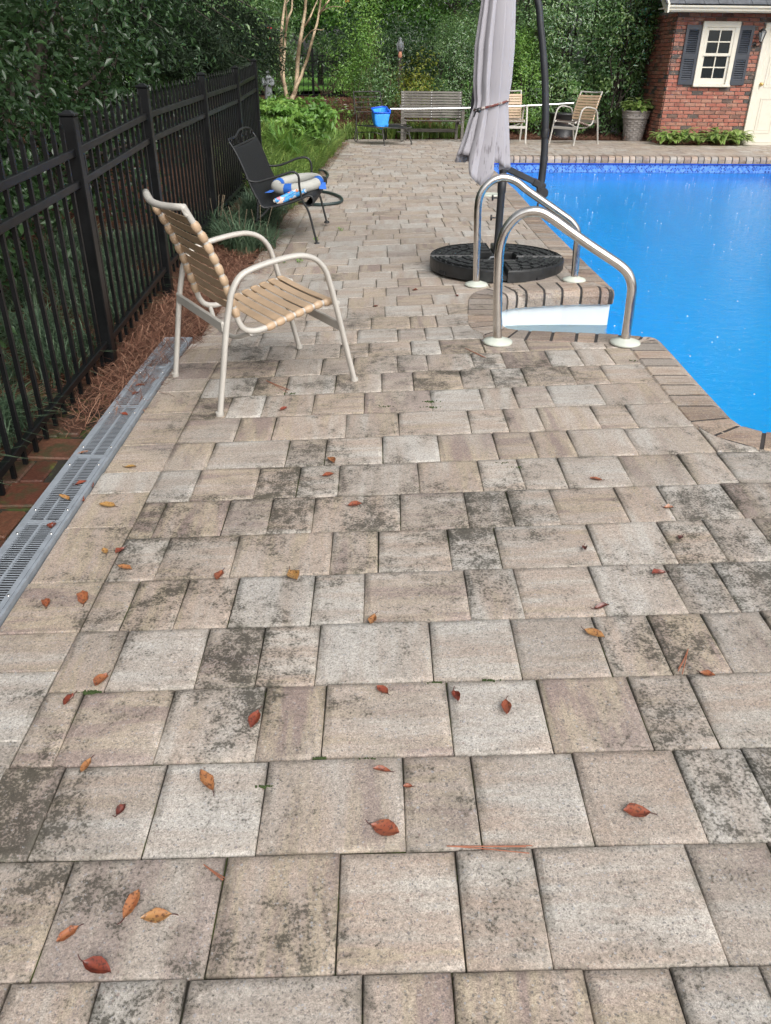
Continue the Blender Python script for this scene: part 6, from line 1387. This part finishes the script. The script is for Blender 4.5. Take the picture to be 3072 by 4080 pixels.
# ------------------------------------------------------------------ pine straw and small litter
def straw(name, pts, ln=0.13, w=0.0026, lift=0.05):
    n = len(pts); az = RNG.uniform(0, 2*PI, n); L = ln*RNG.uniform(0.5, 1.2, n); el = RNG.normal(size=n)*0.22; D = np.stack([np.cos(az)*np.cos(el), np.sin(az)*np.cos(el), np.sin(el)], 1); S = np.stack([-np.sin(az), np.cos(az), 0*az], 1)
    c = pts.copy(); c[:, 2] += np.abs(D[:, 2])*L*0.5+RNG.uniform(0, lift, n); bend = S*(RNG.normal(size=n)*0.012)[:, None]; rows = []
    for t in (-0.5, 0, 0.5): p = c+D*(L*t)[:, None]+bend*(1-4*t*t); rows += [p-S*w/2, p+S*w/2]
    V = np.stack(rows, 1).reshape(-1, 3); k = np.arange(n)[:, None]*6; F = np.concatenate([k+np.array([[0, 1, 3, 2]]), k+np.array([[2, 3, 5, 4]])], 0); T = np.repeat(np.stack([RNG.uniform(0, 1, n)]+[np.zeros(n)]*2+[np.ones(n)], 1), 6, 0)
    return tag(mesh_ob(name, np_mesh(name, V, F, M['straw'], False, T)), kind='stuff')
def on_soil(x, y, dz=0.0): return np.stack([x, y, np.array([zg(a, b) for a, b in zip(x, y)])+dz], 1)
n = 17000; y = RNG.uniform(3.15, 8.6, n)*0.55+RNG.beta(1.2, 3, n)*2.4+1.4; y = np.clip(y, 3.05, 9.0); x = -1.24+RNG.normal(size=n)*0.16; x = np.where(y > 4.35, -1.22+RNG.uniform(-0.45, 0.22, n), np.minimum(x, -1.19+np.abs(RNG.normal(size=n))*0.075*(y > 3.35)))
hump = 0.012*np.exp(-((x+1.32)/0.12)**2); straw('pine_straw', np.stack([x, y, np.array([zg(a, b) for a, b in zip(x, y)])+hump+0.01], 1), 0.13, 0.0028, 0.022)
n = 9000; straw('pine_straw', on_soil(-1.5-np.abs(RNG.normal(size=n))*0.9, RNG.uniform(0.8, 9.5, n)), 0.14, 0.003)
n = 9000; straw('pine_straw', on_soil(RNG.uniform(-3.6, 1.0, n), RNG.uniform(17.55, 22.5, n)), 0.2, 0.006)
n = 3500; xx = RNG.uniform(1.9, HX, n); straw('pine_straw', np.stack([xx, RNG.uniform(17.5, 18.4, n), 0*xx-0.02], 1), 0.2, 0.006); n = 2200; yy = RNG.uniform(16.55, 16.93, n); xx = RNG.uniform(HX, HX+1.45, n); straw('pine_straw', np.stack([xx, yy, 0*xx+0.004], 1), 0.14, 0.005, 0.03)
n = 1700; yy = RNG.uniform(6.0, 16.5, n); straw('pine_straw', np.stack([np.array([bed_edge(v) for v in yy])+RNG.uniform(-0.05, 0.14, n), yy, np.array([zd(-0.9, v) for v in yy])+0.004], 1), 0.13, 0.004, 0.02)
# moss tufts in the joints
mo = MB()
for u, v, k in ((187, 1497, 12), (204, 1494, 10), (932, 868, 10), (931, 880, 8), (575, 1700, 8), (945, 1475, 8), (690, 1638, 8), (680, 520, 5), (625, 850, 4), (838, 878, 4), (1060, 1470, 5), (795, 1640, 5), (1370, 780, 3), (1120, 1010, 5), (1085, 1000, 4)):
    for _ in range(k*3):
        p = gp(u+random.gauss(0, 9), v+random.gauss(0, 0.8)); r = random.uniform(0.0015, 0.0035); mo.lathe([(r, -0.004), (r*0.8, 0.002), (0, 0.004)], p, 5)
tag(mo.build('joint_moss', simple('moss', (0.03, 0.05, 0.010), 0.9)), kind='stuff')
# weeds sprouting in the far joints
for (u, v), lb in (((611, 568), 'tiny green weed in the paver joint near the black chair foot'), ((645, 566), 'small green weed sprouting right of another weed near the black chair'), ((683, 520), 'green weed between pavers beside the front leg of the black chair'), ((735, 498), 'green weed in a joint right of the black chair legs')):
    p = gp(u, v, 0.002); root = empty('weed', p, 0, lb, 'weed', 'weeds in the paver joints'); mesh_ob('leaves', leaf_mesh('leaves', RNG.normal(size=(16, 3))*np.array((.02, .02, .008))+np.array((0, 0, 0.015)), RNG.normal(size=(16, 3))*0.5+np.array((0, 0, 1)), 0.022, L_LIGHT, 0.6), root)

# fallen leaves (seen position, size in cm, colour 0 dark red .. 1 yellow, curl, label)
LV = [(285, 1957, 7.0, .62, .25, 'spotted orange brown leaf, left one of the pair on the big pale paver'), (338, 1983, 6.6, .80, .12, 'spotted tan orange leaf, right one of the pair on the big pale paver'), (148, 2021, 5.0, .55, .2, 'small brown leaf beside the dark paver at the lower left'), (210, 2094, 7.2, .22, .45, 'crumpled red leaf on the joint at the lower left'),
      (832, 1794, 7.4, .38, .2, 'red brown leaf on the large paver in the lower middle'), (1375, 1757, 6.6, .33, .2, 'pointed red leaf on the mauve tinted paver'), (447, 1690, 7.6, .66, .3, 'orange spotted leaf on the yellowish paver'), (825, 1667, 4.6, .35, .4, 'small red curled leaf above the large red brown leaf'), (881, 1702, 2.4, .4, .3, 'tiny red leaf in the joint of the narrow dark paver'), (262, 1754, 3.6, .05, .8, 'dark shrivelled leaf left of the yellowish paver'),
      (186, 1657, 5.2, .75, .2, 'flat orange leaf lying across a joint at the left'), (550, 1558, 7.0, .27, .35, 'bright red leaf at the corner of a paver joint'), (826, 1494, 4.6, .32, .3, 'small red leaf near the top of a streaked paver'), (984, 1508, 5.2, .18, .5, 'dark red leaf beside a vertical joint, left of another red leaf'), (1093, 1531, 6.0, .34, .25, 'red brown leaf in the middle of a pinkish paver'), (148, 1517, 5.4, .25, .8, 'dark red rolled leaf at the left below the mossy joint'),
      (219, 1473, 6.4, .5, .4, 'brown leaf standing at the mossy joint corner'), (1284, 1372, 7.0, .80, .25, 'tan brown leaf crossing a joint at the right'), (1300, 1315, 5.4, .1, .6, 'dark red curled leaf at a joint crossing on the right'), (805, 1341, 5.6, .72, .3, 'orange leaf on a horizontal joint in the middle'), (634, 1246, 7.6, .86, .35, 'pale tan leaf left of the middle'), (474, 1246, 6.4, .4, .3, 'red orange leaf on the paver edge left of the tan leaf'),
      (180, 1295, 7.6, .5, .35, 'long brown leaf near the end of the drain grate'), (101, 1307, 5.2, .45, .6, 'dark brown curled leaf next to the last grate'), (270, 1229, 6.4, .68, .2, 'orange leaf below the red leaf near the drain'), (260, 1193, 5.0, .3, .5, 'red leaf just right of a yellow leaf near the drain'), (227, 1193, 4.4, .9, .2, 'round yellow leaf just left of a red leaf near the drain'), (233, 1094, 7.6, .92, .25, 'yellow spotted leaf with its stalk right of the drain'),
      (282, 1011, 5.6, .93, .3, 'yellow leaf on the border paver right of the drain'), (197, 1050, 5.4, .33, .4, 'red leaf propped against the side of the drain'), (176, 1081, 5.4, .36, .3, 'red brown leaf lying half on the drain edge'), (215, 1020, 4.0, .38, .4, 'small red leaf at the right lip of the drain'), (289, 903, 4.6, .6, .4, 'orange leaf on the right lip of the drain near the chair'), (613, 885, 5.0, .28, .3, 'red leaf on the paver in front of the near chair'),
      (716, 998, 7.4, .62, .5, 'curled orange brown leaf right of the near chair'), (709, 1028, 5.4, .36, .2, 'flat red leaf below the curled orange leaf'), (767, 1093, 6.0, .35, .4, 'brown leaf on the dark stained paver'), (1422, 1241, 5.6, .2, .5, 'dark red leaf near the right side'), (1262, 1188, 3.6, .05, .7, 'small dark bow shaped leaf right of the middle'), (1287, 1038, 5.0, .45, .4, 'small brown leaf on a paver towards the pool'), (1528, 1459, 4.4, .5, .2, 'small orange leaf at the right on a joint'), (1444, 1099, 4.0, .55, .5, 'small brown leaf on a joint at the right'),
      (1470, 1165, 3.6, .0, .6, 'small grey brown leaf on a dark spotted paver'), (897, 628, 4.4, .3, .6, 'dark curled leaf left of the umbrella base'), (812, 663, 4.2, .25, .5, 'brown leaf on the pavers right of the near chair seat'), (987, 640, 4.2, .3, .4, 'rust brown leaf beside the pool coping corner'), (722, 405, 3.0, .4, .3, 'little leaf on the far pavers right of the hose')]
GRL = [(140, 1079, 6.2, .85, .6, 'tan curled leaf lying on the drain grate'), (176, 1046, 5.6, .3, .3, 'red leaf on the drain grate beside a grate seam'), (113, 1138, 5.6, .25, .3, 'dark red leaf on the grate nearest the lower left'), (180, 981, 5.0, .6, .4, 'brown leaf on the left lip of the drain'), (268, 897, 5.0, .3, .3, 'red leaf on the grate left of the orange leaf'), (293, 853, 5.4, .28, .4, 'red brown leaf on the grate near the pine straw'), (303, 835, 5.0, .4, .6, 'brown leaf heap on the grate under the straw edge')]
def fallen(u, v, cm, c, curl, lab, dz):
    p = gp(u, v, dz); L = cm/100*0.86; rs = random.Random(int(u*7+v)); a = rs.uniform(0, 2*PI); W = L*rs.uniform(0.44, 0.70); V, F, T = [], [], []
    prof = ((-0.5, 0.02), (-0.42, 0.30), (-0.25, 0.80), (0.0, 1.0), (0.22, 0.85), (0.38, 0.45), (0.5, 0.04))
    for t, w in prof:
        w *= rs.uniform(0.82, 1.12)
        for s in (-1, -0.5, 0, 0.5, 1):
            x = s*W/2*w; z = curl*(s*s*w*w)*L*0.34+0.10*curl*L*math.sin(5*t+s)+abs(t)**2*L*curl*0.5+(0.004 if s else 0.0)+rs.uniform(0, 0.02)*L
            V.append((t*L, x, z)); T.append((min(max(c+rs.gauss(0, 0.05), 0), 1), 0, 0, 1))
    n = len(prof); F = [(i*5+k, (i+1)*5+k, (i+1)*5+k+1, i*5+k+1) for i in range(n-1) for k in range(4)]
    root = mesh_ob('fallen_leaf', np_mesh('fallen_leaf', V, F, M['leaf_fallen'], True, T), None, (p[0], p[1], p[2]+0.0015)); root.rotation_euler = (rs.gauss(0, .06), rs.gauss(0, .06), a)
    st = MB(); st.tube(smoothpath([(-0.47*L, 0, 0.003), (-0.62*L, 0.03*L, 0.004), (-0.72*L, 0.1*L, 0.004+curl*0.01)], 3), 0.0010, 5); st.build('stalk', M['leaf_fallen'], root)
    return tag(root, lab, 'leaf', 'fallen leaves on the paving')
for q in LV: fallen(*q, 0.0012)
for q in GRL: fallen(*q, 0.016)
# a few pine needles on the pavers
for (a, b), lab in ((((1487, 1402), (1478, 1455)), 'pair of long pine needles on a paver at the right'), (((965, 1828), (1140, 1833)), 'bundle of red brown pine needles lying on a joint'), (((575, 822), (625, 845)), 'pine needles near the front foot of the near chair'), (((1005, 752), (1045, 772)), 'pine needles on a paver near the coping'), (((440, 1868), (480, 1900)), 'short pine needle in the joint at the lower left')):
    A, B = gp(*a, 0.003), gp(*b, 0.003); root = empty('pine_needles', A, 0, lab, 'pine needles', 'pine needles on the pavers'); o = np.array(A)
    for k in range(3):
        n = MB(); off = np.array((random.uniform(-.01, .01), random.uniform(-.012, .012), 0.0)); n.tube(smoothpath([np.zeros(3), (B-A)*0.5+off*0.6, (B-A)+off*1.5], 4), 0.0011, 5); n.build('needle', simple('needle_red', (0.30, 0.11, 0.06), 0.6) if 'needle_red' not in bpy.data.materials else bpy.data.materials['needle_red'], root)
